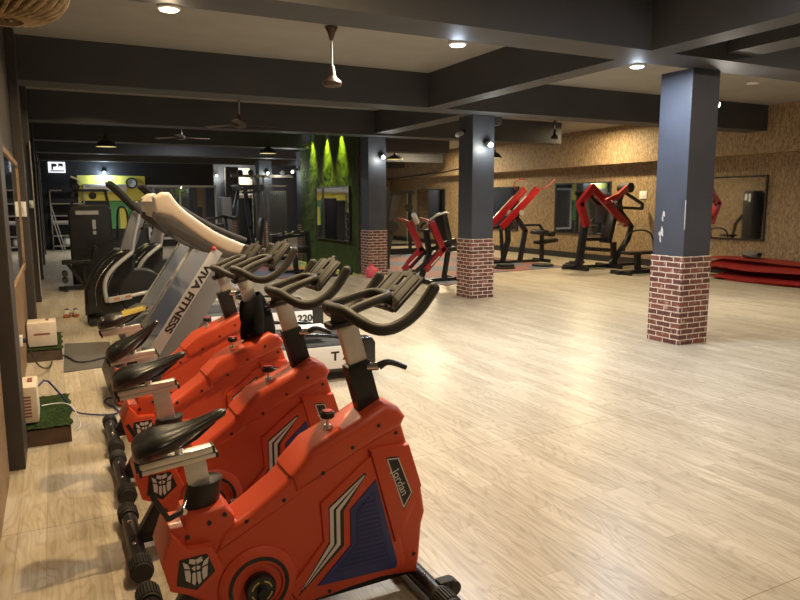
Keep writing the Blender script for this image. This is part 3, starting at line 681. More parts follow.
# ================================================================ TREADMILLS  (local x along the deck, near side y = 0)
def make_treadmill(label):
    t = thing('treadmill', label, 'treadmill', group='grey treadmills')
    MB().prism([(.95, .10), (2.50, .06), (2.50, .30), (.95, .34)], .06, .80, .02).build('deck', 'darkgrey', t)
    MB().box2((1.0, .14, .325), (2.52, .72, .345), bev=.01).build('running_belt', 'belt', t)
    for y0, y1 in ((-.01, .13), (.73, .87)):
        MB().prism([(.5, .36), (2.46, .345), (2.52, .33), (2.52, .10), (.5, .14)], y0, y1, .02).build('side_rail', 'darkgrey', t)
        MB().prism([(2.46, .05), (2.56, .07), (2.585, .12), (2.585, .33), (2.555, .375), (2.44, .385), (2.44, .05)], y0-.015, y1+.01, .015, 3).build('end_cap', 'blackgloss', t)
    MB().prism([(1.25, .15), (2.47, .115), (2.47, .325), (1.25, .34)], -.022, -.009, .003).build('label_panel', 'white', t)
    lp = kids(t)[-1]
    text('model_lettering', 'T 2200', .112, 'black', lp, (2.325, -.0235, .235), (pi/2, 0, 0), .0008, sx=1.1, bold=.004)
    ar = MB()
    for k in range(3):
        x = 1.86 + k*.05; ar.bar((x, -.0228, .215), (x+.06, -.0228, .25), .001, .008).bar((x, -.0228, .215), (x+.06, -.0228, .18), .001, .008)
    ar.build('arrow_print', 'cream', lp, smooth=False)
    MB().prism([(.34, .04), (.30, .16), (.36, .34), (.55, .44), (.98, .40), (1.12, .345), (1.12, .08)], .03, .83, .03, 3).build('motor_hood', 'darkgrey', t)
    MB().tube([(1.62, .05, .34), (1.60, .05, .43), (1.72, .05, .45), (2.2, .05, .42), (2.32, .05, .36)], .018, 10, 2).tube([(1.62, .81, .34), (1.60, .81, .43), (1.72, .81, .45), (2.2, .81, .42), (2.32, .81, .36)], .018, 10, 2).build('foot_rail', 'blackgloss', t)
    for i, y in enumerate((.0, .80)):
        u = MB().bar((.67, y+.035, .30), (1.265, y+.035, 1.19), .07, .23, .012).build('upright', 'grey', t)
        ys_ = y-.006 if i == 0 else y+.076
        s = MB().bar((.617, ys_, .375), (1.185, ys_, 1.225), .022, .088, .006).build('upright_strip', 'silverplastic', u)
        ang = math.atan2(1.225-.375, 1.185-.617)
        text('upright_lettering', 'VIVA FITNESS', .078, 'black', s, (.93, y-.0185, .845) if i == 0 else (.93, y+.0885, .845), (pi/2, pi-ang, 0) if i == 0 else (pi/2, ang, pi), .0006, sx=1.36, bold=.003)
        A = [(.715, 1.53), (.71, 1.65), (.77, 1.69), (.83, 1.69), (.89, 1.60), (.95, 1.54), (1.06, 1.455), (1.17, 1.375), (1.28, 1.32), (1.37, 1.28), (1.425, 1.26), (1.39, 1.18), (1.26, 1.205), (1.16, 1.26), (1.08, 1.31), (.98, 1.385), (.9, 1.45), (.83, 1.50)]
        B = [(.71, 1.54), (.83, 1.51), (.9, 1.455), (1.08, 1.315), (1.26, 1.21), (1.38, 1.19), (1.36, 1.15), (1.22, 1.16), (1.07, 1.22), (.93, 1.31), (.77, 1.42), (.70, 1.49)]
        yy = (y-.02, y+.11)
        arm = MB().prism(A, *yy, .03, 3).build('handrail', 'champagne', t)
        MB().prism(B, yy[0]+.01, yy[1]-.01, .02, 2).build('handrail_underside', 'darkgrey', arm)
        MB().tube([(.86, y+.12, 1.61), (1.01, y+.13, 1.51), (1.21, y+.13, 1.39), (1.45, y+.12, 1.29)], .022, 10, 1).build('inner_grip', 'rubber', arm)
        MB().sphere((1.15, y-.03, 1.24), .019, 12).build('red_stop_knob', 'redknob', arm)
    MB().prism([(.74, 1.50), (.70, 1.62), (.77, 1.67), (.85, 1.62), (.90, 1.52), (.86, 1.45)], .08, .80, .02, 3).build('console', 'champagne', t)
    MB().box((.875, .44, 1.605), (.14, .5, .012), rot=(0, R(52), 0), bev=.004).build('display', 'blackgloss', t)
    MB().bar((.95, .05, 1.36), (.95, .85, 1.36), .04, .03, .01, up=(0, 0, 1)).build('cross_bar', 'darkgrey', t)
    return t
t1 = make_treadmill('grey treadmill with white lettered side panel, nearer one just behind the orange bikes'); t1.location = (-.0, 5.62, 0)
t2 = copy_tree(t1); t2.location = (.27, 7.7, 0); t2['label'] = 'grey treadmill behind the nearer one, most of it hidden, number panel visible between bike handlebars'
# paper / leaflet on the nearer deck
tag(MB().box2((1.88, 5.74, .47), (2.2, 6.0, .474)).build('leaflet', 'whitewire', smooth=False), 'pale folded leaflet lying on the nearer treadmill', 'paper')
# ================================================================ ELLIPTICALS
def make_elliptical(label, ox, oy):
    t = thing('elliptical_trainer', label, 'elliptical trainer', (ox, oy, 0), group='elliptical trainers')
    MB().bar((.35, 0, .06), (2.3, 0, .06), .10, .10, .02).bar((.42, -.3, .05), (.42, .3, .05), .09, .09, .02, up=(0, 0, 1)).bar((2.2, -.3, .05), (2.2, .3, .05), .09, .09, .02, up=(0, 0, 1)).build('base_frame', 'mblack', t)
    MB().prism([(.33, .12), (.34, .45), (.42, .66), (.56, .85), (.74, .985), (.92, .99), (1.0, .92), (.98, .72), (.86, .42), (.80, .10)], -.13, .13, .05, 3).build('front_housing', 'blackgloss', t)
    MB().tube([(.47, -.135, .25), (.46, -.14, .48), (.55, -.14, .68), (.72, -.135, .86)], .006, 6, 2).tube([(.60, -.135, .40), (.66, -.14, .62), (.80, -.135, .82)], .006, 6, 2).build('housing_trim', 'chrome', t)
    MB().lathe([(.10, -.15), (.29, -.14), (.32, -.11), (.32, .11), (.29, .14), (.1, .15)], (1.06, 0, .40), 'y', 40).build('flywheel_cover', 'black', t)
    MB().lathe([(.305, -.135), (.315, -.12), (.305, -.115)], (1.06, 0, .40), 'y', 40, hollow=True).build('cover_ring', 'darkgrey', t)
    for s in (-1, 1):
        d = .0 if s < 0 else .12
        fr = MB().tube([(.955, s*.19, .96), (.88, s*.2, .90), (.70, s*.21, .76), (.60, s*.21, .62), (.575, s*.21, .48), (.60, s*.21, .30+d)], .028, 12, 2).build('swing_arm', 'silverplastic', t)
        MB().tube([(.60, s*.21, .32+d), (.95, s*.22, .38+d), (1.25, s*.22, .43+d), (1.5, s*.22, .415+d), (2.25, s*.2, .16)], .026, 12, 2).build('pedal_bar', 'silverplastic', t)
        MB().box((.76, s*.245, .35+d), (.30, .03, .075), rot=(0, R(-8), 0), bev=.01).build('joint_cover', 'silverplastic', t)
        MB().box((.72, s*.262, .348+d), (.07, .003, .03), rot=(0, R(-8), 0)).box((.86, s*.262, .368+d), (.07, .003, .03), rot=(0, R(-8), 0)).build('sticker', 'shoeorange', t)
        MB().prism([(.02, -.01), (.38, -.01), (.42, .05), (.38, .015), (.02, .015)], s*.22-.08, s*.22+.08, .006).build('foot_plate', 'black', t, loc=(1.2, 0, .47+d))
        MB().tube([(.955, s*.19, .96), (.98, s*.22, 1.15), (1.06, s*.24, 1.42), (1.07, s*.24, 1.50)], .022, 10, 1).build('lever', 'silverplastic', t)
        MB().tube([(1.09, s*.24, 1.48), (.98, s*.24, 1.60), (.84, s*.24, 1.76), (.73, s*.24, 1.87), (.70, s*.24, 1.865)], .036, 12, 1).build('grip', 'rubber', t)
    MB().prism([(.80, .95), (.98, .93), (1.16, 1.42), (1.12, 1.52), (.98, 1.50)], -.06, .06, .02).build('mast', 'grey', t)
    MB().box((1.10, 0, 1.53), (.06, .32, .22), rot=(0, R(-30), 0), bev=.02).build('console', 'darkgrey', t)
    MB().tube([(1.12, -.2, 1.28), (1.3, -.2, 1.36), (1.42, -.2, 1.40)], .02, 10, 1).tube([(1.12, .2, 1.28), (1.3, .2, 1.36), (1.42, .2, 1.40)], .02, 10, 1).tube([(1.12, -.2, 1.28), (1.1, 0, 1.26), (1.12, .2, 1.28)], .02, 10, 1).build('fixed_grip', 'rubber', t)
    return t
make_elliptical('black elliptical trainer with silver swing arms, nearest the aisle past the treadmills', -.02, 10.0)
o = make_elliptical('second black elliptical trainer standing behind the first, mostly hidden', .55, 11.5)
# ================================================================ BACK OF THE ROOM
# seated leg machine with weight shroud
t = thing('leg_press_machine', 'black seated machine with tall weight shroud at the end of the aisle', 'gym machine', (0, 14.3, 0))
sh = MB().prism([(.28, .06), (.27, 1.45), (.34, 1.58), (.93, 1.60), (1.03, 1.50), (1.03, .06)], .1, .42, .03, 3).build('weight_shroud', 'black', t)
MB().box2((.40, .085, 1.40), (.80, .1, 1.475)).build('name_plate', 'silverplastic', sh, smooth=False)
text('plate_lettering', 'REALLEADER', .05, 'black', sh, (.60, .083, 1.437), (pi/2, 0, 0), .0006)
kids_ = [k for k in sh.children]
for k in list(sh.children):
    if k.name.startswith('plate_lettering'): bpy.data.objects.remove(k)
MB().box2((.68, .085, 1.12), (.74, .1, 1.30)).build('instruction_label', 'silverplastic', sh, smooth=False)
MB().box2((.68, .085, 1.02), (.74, .1, 1.09)).build('instruction_label', 'silverplastic', sh, smooth=False)
MB().bar((.10, -.25, .53), (.60, -.25, .55), .36, .07, .02).build('seat', 'blacksoft', t)
MB().bars([(.20, -.25, .50), (.45, -.25, .10)], .06, .06).bars([(.48, -.25, .50), (.48, -.25, .06)], .06, .06).bars([(.04, -.25, .05), (1.2, -.25, .07)], .07, .07).bars([(.15, -.45, .04), (.15, .0, .04)], .06, .05, up=(0, 0, 1)).bars([(.9, -.25, .07), (.9, .4, .07)], .07, .07, up=(0, 0, 1)).build('frame', 'mblack', t)
MB().cyl((.14, -.42, .32), (.14, -.08, .32), .05).cyl((.14, -.42, .2), (.14, -.08, .2), .05).build('foot_roller', 'rubber', t)
MB().bars([(.55, -.25, .70), (1.05, -.25, .95)], .05, .07).build('press_arm', 'mblack', t)
MB().box((.66, -.28, .66), (.34, .30, .08), rot=(0, R(-75), 0), bev=.02).build('backrest', 'blacksoft', t)
MB().bars([(.34, .25, 1.55), (.40, .25, 1.86), (.95, .25, 1.86), (1.0, .25, 1.55)], .05, .05).bars([(.20, .25, 1.86), (1.0, .25, 1.86)], .04, .03).build('top_frame', 'mblack', t)
MB().lathe([(.07, -.02), (.07, .02)], (.72, .2, 1.76), 'y', 18).build('pulley', 'mblack', t); MB().lathe([(.06, -.02), (.06, .02)], (.45, .2, 1.93), 'y', 18).build('pulley', 'mblack', t)
MB().tube([(.45, .2, 1.9), (.52, .2, 2.05), (.36, .2, 2.12)], .02, 8, 1).build('hook', 'white', t)
MB().tube([(1.10, -.1, .9), (1.12, -.1, 1.5), (1.2, -.1, 1.56), (1.3, -.1, 1.5), (1.3, -.1, 1.0)], .02, 8, 2).build('side_handle', 'mblack', t)
t = thing('rowing_machine', 'dark low pulley station beside the tall weight shroud', 'gym machine', (1.35, 14.6, 0))
MB().box2((0, .1, .08), (.35, .4, 1.35), bev=.03).build('weight_shroud', 'black', t)
MB().box2((.06, .08, 1.0), (.2, .1, 1.2)).build('instruction_label', 'yellow', t, smooth=False)
MB().bars([(.05, 0, .05), (1.1, -.1, .05)], .08, .07).bars([(.35, 0, .06), (.5, 0, 1.2), (.2, .1, 1.45)], .06, .06).build('frame', 'mblack', t)
MB().box((.8, -.05, .42), (.42, .3, .07), bev=.02).build('seat', 'blacksoft', t)
MB().bars([(.8, -.05, .4), (.8, -.05, .07)], .06, .06).build('seat_post', 'mblack', t)
# racks on back wall
t = thing('storage_rack', 'tall grey metal shelf rack against the black back wall', 'shelf', (0, 26.75, 0))
r = MB()
for x in (-.02, 1.05):
    for y in (0, .38): r.bar((x, y, 0), (x, y, 2.1), .04, .04)
r.build('post', 'greyrack', t, smooth=False)
for z in (.14, .5, .92, 1.2, 1.62, 2.08): MB().box2((-.04, -.02, z-.025), (1.07, .4, z+.015)).build('shelf_board', 'greyrack', t, smooth=False)
tag(MB().lathe([(.10, 0), (.15, .04), (.16, .22), (.13, .27), (.06, .30)], (.45, 26.95, .155), 'z', 20).build('white_tub', 'white'), 'white tub on the lowest board of the grey rack', 'container')
tag(MB().bar((.0, 26.95, .985), (.95, 26.95, .985), .09, .09, .03).build('rolled_banner', 'silver'), 'pale rolled bundle lying on a middle board of the grey rack', 'roll')
for i, (a, b, lab) in enumerate((((-.02, 26.5, 1.62), (.34, 26.2, .02), 'left'), ((-.02, 26.3, 1.25), (.26, 26.0, .02), 'right'))):
    tag(MB().bar(a, b, .05, .03).build('leaning_pole', 'silverplastic', smooth=False), 'pale metal strip leaning on the left wall end, %s of two' % lab, 'pole')
t = thing('wall_sign', 'small white backlit sign on the black back wall', 'sign', (.25, 27.2, 2.90))
MB().box2((-.26, -.06, -.2), (.28, 0, .17), bev=.01).build('sign_box', 'signglow', t)
q = MB().prism([(-.16, -.10), (-.16, .11), (-.02, .11), (.03, .05), (-.03, -.0), (-.10, -.0), (-.10, -.10)], -.072, -.062)
q.prism([(.06, .12), (.2, .12), (.22, -.0), (.12, .03), (.06, -.02)], -.072, -.062).box2((-.2, -.072, -.16), (.24, -.062, -.12)).build('sign_print', 'mutedgrey', t, smooth=False)
t = thing('yellow_panel', 'yellow painted panel on the black back wall behind the air conditioner', 'panel', (.88, 27.19, 1.2))
MB().box2((0, -.05, .52), (2.28, 0, 1.42)).box2((0, -.045, 0), (.10, 0, .52)).build('board', 'yellowpaint', t, smooth=False)
MB().box2((.95, -.05, -.5), (2.2, -.02, .50)).build('green_poster', 'greenpack', t, smooth=False)
MB().box2((1.35, -.055, -.5), (1.62, -.05, .25)).build('yellow_poster', 'yellowpaint', t, smooth=False)
t = thing('air_conditioner', 'long white wall air conditioner on the yellow panel', 'air conditioner', (1.05, 27.15, 2.03))
MB().prism([(0, 0), (0, .28), (-.22, .28), (-.25, .16), (-.2, .0)], 0, 1.45, .015, plane='yz').build('body', 'acwhite', t)
MB().box2((.05, -.215, .01), (1.40, -.195, .05)).build('vent_flap', 'silverplastic', t)
MB().box2((.08, -.245, .17), (.22, -.24, .20)).build('badge', 'mutedgrey', t, smooth=False)
t = thing('wall_clock', 'round dark rimmed clock on the yellow panel', 'clock', (2.69, 27.15, 2.36))
MB().lathe([(.20, 0), (.20, -.05), (.155, -.05), (.155, -.0)], (0, 0, 0), 'y', 32, hollow=True).build('rim', 'mframe', t)
MB().lathe([(.156, -.012), (.156, -.02)], (0, 0, 0), 'y', 32).build('dial', 'white', t)
MB().bar((0, -.025, 0), (0, -.025, .11), .004, .012).bar((0, -.025, 0), (-.08, -.025, .02), .004, .014).build('hands', 'black', t, smooth=False)
t = thing('white_framed_mirror', 'wide two pane mirror with thin white frame on the back wall', 'mirror', (3.23, 27.19, .3))
MB().box2((0, -.03, 0), (2.5, 0, 1.96)).build('mirror_panel', 'mirror', t, smooth=False)
f = MB()
for x in (0, 1.17, 2.5): f.box2((x-.03, -.06, 0), (x+.03, 0, 1.96))
f.box2((-.03, -.06, 1.92), (2.53, 0, 2.0)).box2((-.03, -.06, -.04), (2.53, 0, .04)).build('frame', 'white', t, smooth=False)
# far shelf with goods, seen between pillars
t = thing('display_shelf', 'brightly lit pale shelf unit with packages on the far grey wall', 'shelf', (7.1, 31.1, .2))
MB().box2((0, .36, 0), (1.15, .40, 3.0)).build('back_panel', 'cream', t, smooth=False)
for z in (0, .3, .6, .9, 1.2, 1.5, 1.8, 2.1): MB().box2((0, 0, z), (1.15, .36, z+.03)).build('shelf_board', 'white', t, smooth=False)
MB().box2((0, 0, 0), (.03, .36, 2.5)).box2((1.12, 0, 0), (1.15, .36, 2.5)).build('side_panel', 'greyrack', t, smooth=False)
lampdata('AREA', 'shelf_light', (7.7, 30.2, 3.3), 60, (1, .95, .85), .5, (R(25), 0, 0))
for i, (x, z, m, h, lab) in enumerate(((.3, .63, 'redpack', .24, 'red'), (.75, .63, 'yellow', .24, 'yellow'), (.45, .33, 'greenpack', .24, 'green'), (.8, .33, 'yellow', .22, 'small yellow'), (.3, .93, 'black', .2, 'black'))):
    tag(MB().cyl((7.1+x, 31.25, .2+z), (7.1+x, 31.25, .2+z+h), .11, seg=16).cyl((7.1+x, 31.25, .2+z+h), (7.1+x, 31.25, .2+z+h+.03), .07, seg=16).build('supplement_tub', m), '%s tub standing on the bright far display shelf' % lab, 'container')
# plate-loaded machines & towers in the middle distance
def weightplate(loc, r=.22, th=.05, flat=True, lab='', axis='z', parent=None, grp='black weight plates on the floor'):
    prof = [(.03, -th/2), (r*.35, -th/2), (r*.38, -th*.35), (r*.8, -th*.35), (r*.84, -th/2), (r*.98, -th/2), (r, 0), (r*.98, th/2), (r*.84, th/2), (r*.8, th*.35), (r*.38, th*.35), (r*.35, th/2), (.03, th/2)]
    o = MB().lathe(prof, (0, 0, 0), axis, 28).build('weight_plate', 'rubber', parent, loc=loc)
    if not parent: tag(o, lab, 'weight plate', grp)
    return o
t = thing('chest_press_machine', 'machine with tall grey shroud and dark press arms behind the treadmills', 'gym machine', (3.72, 17, 0))
MB().box2((0, 0, .1), (.26, .35, 1.76), bev=.03).build('weight_shroud', 'brownprint', t)
MB().bars([(.25, .1, .06), (1.1, .1, .06)], .08, .08).bars([(.9, .1, .06), (.72, .1, 1.0), (.62, .1, 2.0)], .07, .09).bars([(.3, .1, 1.3), (.45, .1, 1.95), (.95, .1, 2.0)], .06, .07).build('frame', 'mblack', t)
MB().cyl((.40, -.2, 2.0), (.40, .3, 2.0), .07).cyl((.95, -.2, 1.98), (.95, .3, 1.98), .09).build('counterweight', 'rubber', t)
MB().bar((.42, -.1, 2.02), (.95, -.1, 2.04), .05, .05).bar((.5, -.1, 1.86), (.95, -.1, 1.9), .05, .05).build('press_arm', 'mblack', t)
MB().box((.8, .1, .5), (.4, .32, .08), bev=.02).build('seat', 'blacksoft', t); MB().box((.98, .1, .9), (.08, .3, .7), rot=(0, R(8), 0), bev=.02).build('backrest', 'blacksoft', t)
t = thing('pec_fly_machine', 'black machine with jointed arms left of the grey shroud, behind the ellipticals', 'gym machine', (2.7, 15.4, 0))
MB().bars([(0, 0, .06), (1.0, 0, .06)], .08, .08).bars([(.15, 0, .06), (.2, 0, 1.5)], .08, .10).bars([(.2, 0, 1.2), (.7, 0, 1.32), (.95, 0, 1.25)], .05, .06).bars([(.85, 0, .06), (.75, 0, 1.3)], .05, .06).build('frame', 'mblack', t)
MB().box((.55, 0, .55), (.4, .32, .08), bev=.02).build('seat', 'blacksoft', t)
MB().cyl((.95, -.25, 1.28), (.95, .2, 1.28), .05).cyl((.62, -.25, 1.12), (.62, .2, 1.12), .05).build('arm_roller', 'rubber', t)
MB().bars([(.2, -.2, .12), (.9, -.2, .5)], .04, .05).build('brace', 'silverplastic', t)
t = thing('cable_crossover', 'tall bronze framed cable station with ribbed grey shroud left of the turf wall', 'gym machine', (5.0, 19, 0))
for x in (.12, .34): MB().bar((x, 0, 0), (x, 0, 2.35), .07, .05).build('post', 'brownframe', t, smooth=False)
MB().bar((-.55, 0, 2.36), (1.2, 0, 2.36), .08, .07, up=(0, 0, 1)).bar((-.5, .3, 2.1), (1.1, .3, 2.1), .05, .05).build('top_beam', 'brownframe', t, smooth=False)
g = MB().box2((.52, .02, .4), (1.02, .3, 1.95), bev=.02)
for k in range(8): g.box2((.55+k*.058, .0, .5), (.565+k*.058, .03, 1.85))
g.build('weight_shroud', 'brownprint', t)
MB().box2((-.35, .1, .2), (.05, .4, 1.75), bev=.02).build('weight_stack', 'black', t)
for x in (-.3, .0, .9): MB().lathe([(.08, -.03), (.08, .03)], (x, -.02, 2.45), 'y', 20).build('pulley', 'mblack', t)
MB().bar((-.4, 0, .05), (1.2, 0, .05), .5, .08, .01).build('base_frame', 'mblack', t)
t = thing('incline_bench', 'black padded bench with chrome barbell end beside the turf wall', 'bench', (4.45, 14.9, 0))
MB().box((.42, 0, .55), (.62, .34, .16), rot=(0, 0, R(10)), bev=.06).build('bench_pad', 'blacksoft', t)
MB().bars([(.1, 0, .06), (.8, 0, .06)], .07, .06).bars([(.45, 0, .06), (.42, 0, .5)], .08, .10).bar((.45, -.25, .03), (.45, .25, .03), .07, .06, up=(0, 0, 1)).build('frame', 'mblack', t)
t = thing('barbell_stand', 'dark stand holding short chrome and yellow barbells beside the turf wall mirror', 'rack', (4.55, 15.7, 0))
MB().bars([(.95, 0, 0), (.90, 0, .9)], .07, .12).bars([(.0, 0, 0), (.1, 0, .8)], .07, .12).bars([(.05, 0, .78), (.95, 0, .86)], .06, .06).bar((.02, -.25, .03), (.02, .25, .03), .07, .06, up=(0, 0, 1)).bar((.95, -.25, .03), (.95, .25, .03), .07, .06, up=(0, 0, 1)).build('frame', 'mblack', t)
for i, (x, y, z, m, lab) in enumerate(((.1, -.05, .885, 'chrome', 'left chrome'), (.45, -.02, .905, 'chrome', 'middle chrome'), (.78, .0, .925, 'yellow', 'yellow handled'))):
    o = thing('dumbbell', '%s dumbbell lying on top of the dark stand beside the turf wall' % lab, 'dumbbell', (4.55+x, 15.7+y, z), R(20*i))
    MB().cyl((-.08, 0, 0), (.08, 0, 0), .016).build('handle', m, o)
    for s in (-1, 1): MB().cyl((s*.08, 0, 0), (s*.15, 0, 0), .045, seg=12).build('head', m if i < 2 else 'black', o)
for i, (x, y, z, r, lab) in enumerate(((5.35, 14.6, .04, .24, 'black weight plate lying flat at the foot of the turf wall, bottom one'), (5.38, 14.63, .095, .20, 'black weight plate on top of another at the foot of the turf wall'), (5.85, 14.25, .05, .16, 'thick black weight plate on the floor between the turf wall and the brick base'), (5.86, 14.25, .145, .15, 'black weight plate topping the small pair near the brick base'), (5.45, 14.05, .04, .12, 'small black weight plate on the floor in front of the turf wall'))):
    weightplate((x, y, z-.012), r, .055 if r > .17 or r < .13 else .085, lab=lab)
t = thing('pink_jug', 'pink plastic water jug on the floor by the column at the turf wall', 'jug', (6.1, 13.4, 0))
MB().lathe([(.10, 0), (.125, .03), (.125, .17), (.09, .22), (.04, .25), (.04, .27)], seg=20).build('body', 'pink', t)
MB().tube([(.11, 0, .19), (.17, 0, .18), (.17, 0, .08), (.12, 0, .06)], .014, 8, 1).build('handle', 'pink', t)
MB().cyl((0, 0, .268), (0, 0, .30), .045).build('cap', 'pink', t)
t = thing('cable_machine', 'black upright cable machine with a padded seat behind the turf wall', 'gym machine', (7.0, 14.3, 0), pi/2)
MB().box2((.0, .0, .06), (.35, .5, 1.95), bev=.03).build('weight_shroud', 'black', t)
MB().box2((.08, -.012, 1.6), (.14, .0, 1.85)).box2((.2, -.012, 1.65), (.28, .0, 1.85)).build('instruction_label', 'white', t, smooth=False)
MB().bars([(.2, .2, .05), (1.3, .2, .05)], .08, .08).bars([(.9, .2, .05), (.7, .2, .9), (.35, .2, 1.3)], .06, .08).build('frame', 'mblack', t)
MB().box((.95, .2, .5), (.4, .34, .08), bev=.025).build('seat', 'blacksoft', t)
# mats
tag(MB().prism([(3.5, 14.15), (5.3, 14.05), (5.95, 14.9), (5.95, 18.4), (3.5, 18.4)], .0, .012, plane='xy').build('rubber_mat', 'mosaic', smooth=False), 'red and grey rubber mat on the floor in front of the turf wall', 'mat', 'large patterned rubber mats')
tag(MB().prism([(6.75, 11.25), (8.9, 12.93), (11.45, 13.22), (11.6, 19.5), (6.75, 19.5)], .0, .012, plane='xy').build('rubber_mat', 'mosaic', smooth=False), 'large red and blue grey rubber mat under the machines behind the middle column', 'mat', 'large patterned rubber mats')
# ---------------- leaning squat / hack frame, far
t = thing('cable_tower', 'tall brown cable tower with leaning panel right of the turf wall column', 'gym machine', (9.05, 19, 0))
MB().prism([(.0, .05), (.22, .05), (.36, .9), (.62, 1.85), (.30, 1.85), (.10, .9)], -.1, .12, .02).build('leaning_panel', 'tower', t)
MB().bar((.95, 0, .05), (.95, 0, 1.9), .09, .08).bar((.05, .2, .05), (.05, .2, 1.75), .07, .07).build('post', 'mblack', t)
MB().bar((.0, 0, 1.88), (1.08, 0, 1.93), .12, .05, up=(0, 0, 1)).build('top_beam', 'mblack', t); MB().bar((.0, 0, .32), (1.15, 0, .30), .07, .07).build('lower_rail', 'mblack', t); MB().bar((.0, 0, .04), (1.2, 0, .04), .3, .06, up=(0, 0, 1)).build('base_frame', 'mblack', t)
MB().lathe([(.12, -.03), (.13, 0), (.12, .03)], (.86, -.1, 1.45), 'y', 20).build('pulley_wheel', 'rubber', t)
MB().lathe([(.05, -.03), (.17, -.03), (.18, 0), (.17, .03), (.05, .03)], (.28, -.16, .88), 'y', 24).build('plate', 'rubber', t)
MB().cyl((.80, -.1, .3), (.80, -.1, 1.9), .008, seg=8).build('steel_cable', 'silverplastic', t)
# ---------------- red machine 1 : low row, between the two middle columns
t = thing('row_machine', 'black plate loaded machine with two bent red arms left of the middle column', 'gym machine', (0, 12.0, 0))
for i, (dx, y) in enumerate(((0, .0), (.37, -.25))):
    a = MB().bars([(6.30+dx, y, 1.20), (6.56+dx, y, .66)], .085, .125, .012).bars([(6.58+dx, y, .70), (6.18+dx, y, .30)], .085, .12, .012).build('red_arm', 'red', t)
    MB().tube([(6.30+dx, y, 1.22), (6.20+dx, y, 1.27), (6.05+dx, y, 1.29)], .022, 10, 1).build('handle', 'red', a)
    MB().box((6.36+dx, y-.05, .46), (.26, .01, .02), rot=(0, R(-42), 0)).build('arm_stripe', 'white', a, smooth=False)
MB().cyl((6.24, -.3, 1.37), (6.5, .05, 1.22), .05, seg=16).build('white_roller', 'white', t)
MB().bars([(6.2, 0, .24), (6.62, 0, .62), (7.35, 0, .84)], .08, .09, .008).bars([(6.55, 0, .04), (6.75, 0, .62), (6.68, 0, 1.05)], .09, .10, .008).bars([(6.35, -.2, .26), (7.0, -.2, .72)], .07, .07).bars([(7.1, 0, .05), (7.22, 0, .75)], .08, .08).bars([(6.5, 0, .04), (7.5, 0, .04)], .09, .07).bar((6.6, -.4, .04), (6.6, .4, .04), .09, .07, up=(0, 0, 1)).bar((7.4, -.4, .04), (7.4, .4, .04), .09, .07, up=(0, 0, 1)).build('frame', 'mblack', t)
MB().box((7.08, 0, 1.12), (.12, .34, .56), rot=(0, R(-14), 0), bev=.03).build('backrest', 'blacksoft', t)
MB().box((7.2, 0, .66), (.42, .34, .09), rot=(0, R(-4), 0), bev=.03).build('seat', 'blacksoft', t)
MB().tube([(6.62, -.15, 1.18), (6.74, -.15, 1.32), (7.05, -.15, 1.42), (7.12, -.15, 1.38)], .022, 10, 1).build('hand_rail', 'silverplastic', t)
MB().tube([(6.6, .1, 1.1), (6.72, .1, 1.24), (6.9, .1, 1.1), (7.0, .1, .75)], .03, 10, 2).build('side_frame', 'mblack', t)
# ---------------- red machine 2 : long levers
t = thing('lat_pulldown_machine', 'black plate loaded machine with two long raised red levers right of the middle column', 'gym machine', (0, 14.8, 0))
for i, (dx, y) in enumerate(((0, .1), (.27, -.1))):
    a = MB().bars([(10.19+dx, y, .98), (11.27+dx, y, 1.93)], .10, .17, .012).build('red_lever', 'red', t)
    MB().bar((10.5+dx, y-.045, 1.42), (10.9+dx, y-.045, 1.77), .004, .02).bar((10.15+dx, y-.045, 1.0), (10.3+dx, y-.045, 1.13), .004, .02).build('lever_stripe', 'white', a, smooth=False)
    MB().lathe([(.075, -.07), (.075, .07)], (10.78+dx*.9, y, 1.38-.05), 'y', 20).build('pivot', 'silverplastic', a)
MB().tube([(11.5, -.15, 1.95), (11.75, -.15, 1.97), (11.95, -.15, 2.08), (12.1, -.15, 2.22)], .016, 8, 2).tube([(11.1, .22, 1.95), (11.02, .22, 2.05), (11.08, .22, 2.18), (11.2, .22, 2.22), (11.4, .22, 2.22)], .016, 8, 2).build('curved_handle', 'red', t)
MB().bars([(10.55, 0, .04), (10.72, 0, .62), (10.7, 0, 1.08), (10.95, 0, 1.28)], .09, .13, .01).bars([(10.95, 0, 1.25), (11.28, 0, .85), (11.12, 0, .05)], .09, .12, .01).bars([(10.42, -.1, .9), (10.5, -.1, .04)], .07, .07).bars([(11.2, 0, 1.0), (11.75, 0, 1.0), (11.88, 0, .85), (11.85, 0, .55)], .06, .06, .01).bars([(11.85, 0, .75), (11.85, 0, .05)], .08, .09).bars([(10.1, 0, .04), (12.0, 0, .04)], .10, .07).bar((10.55, -.4, .04), (10.55, .4, .04), .09, .07, up=(0, 0, 1)).bar((11.85, -.35, .04), (11.85, .35, .04), .09, .07, up=(0, 0, 1)).bars([(10.7, 0, 1.05), (10.1, 0, .9)], .06, .06).build('frame', 'mblack', t)
MB().box((11.98, 0, .55), (.62, .34, .10), rot=(0, R(-6), 0), bev=.04).build('seat', 'blacksoft', t)
MB().cyl((11.75, -.3, .80), (11.75, .3, .80), .075, seg=18).cyl((12.0, -.3, .76), (12.0, .3, .76), .07, seg=18).build('thigh_roller', 'blacksoft', t)
for i, (x, y, z, r, lab) in enumerate(((9.75, 13.6, .04, .27, 'black weight plate flat on the mat edge right of the middle column, larger one'), (9.80, 13.62, .10, .22, 'black weight plate on top of another right of the middle column'), (10.95, 13.62, .045, .27, 'lone black weight plate on the mat corner in front of the red lever machine'), (11.9, 13.55, .035, .22, 'lower black weight plate on bare floor left of the red arm machine'), (11.95, 13.5, .085, .20, 'upper black weight plate in the stack left of the red arm machine'))):
    weightplate((x, y, z-.005), r, .05, lab=lab)
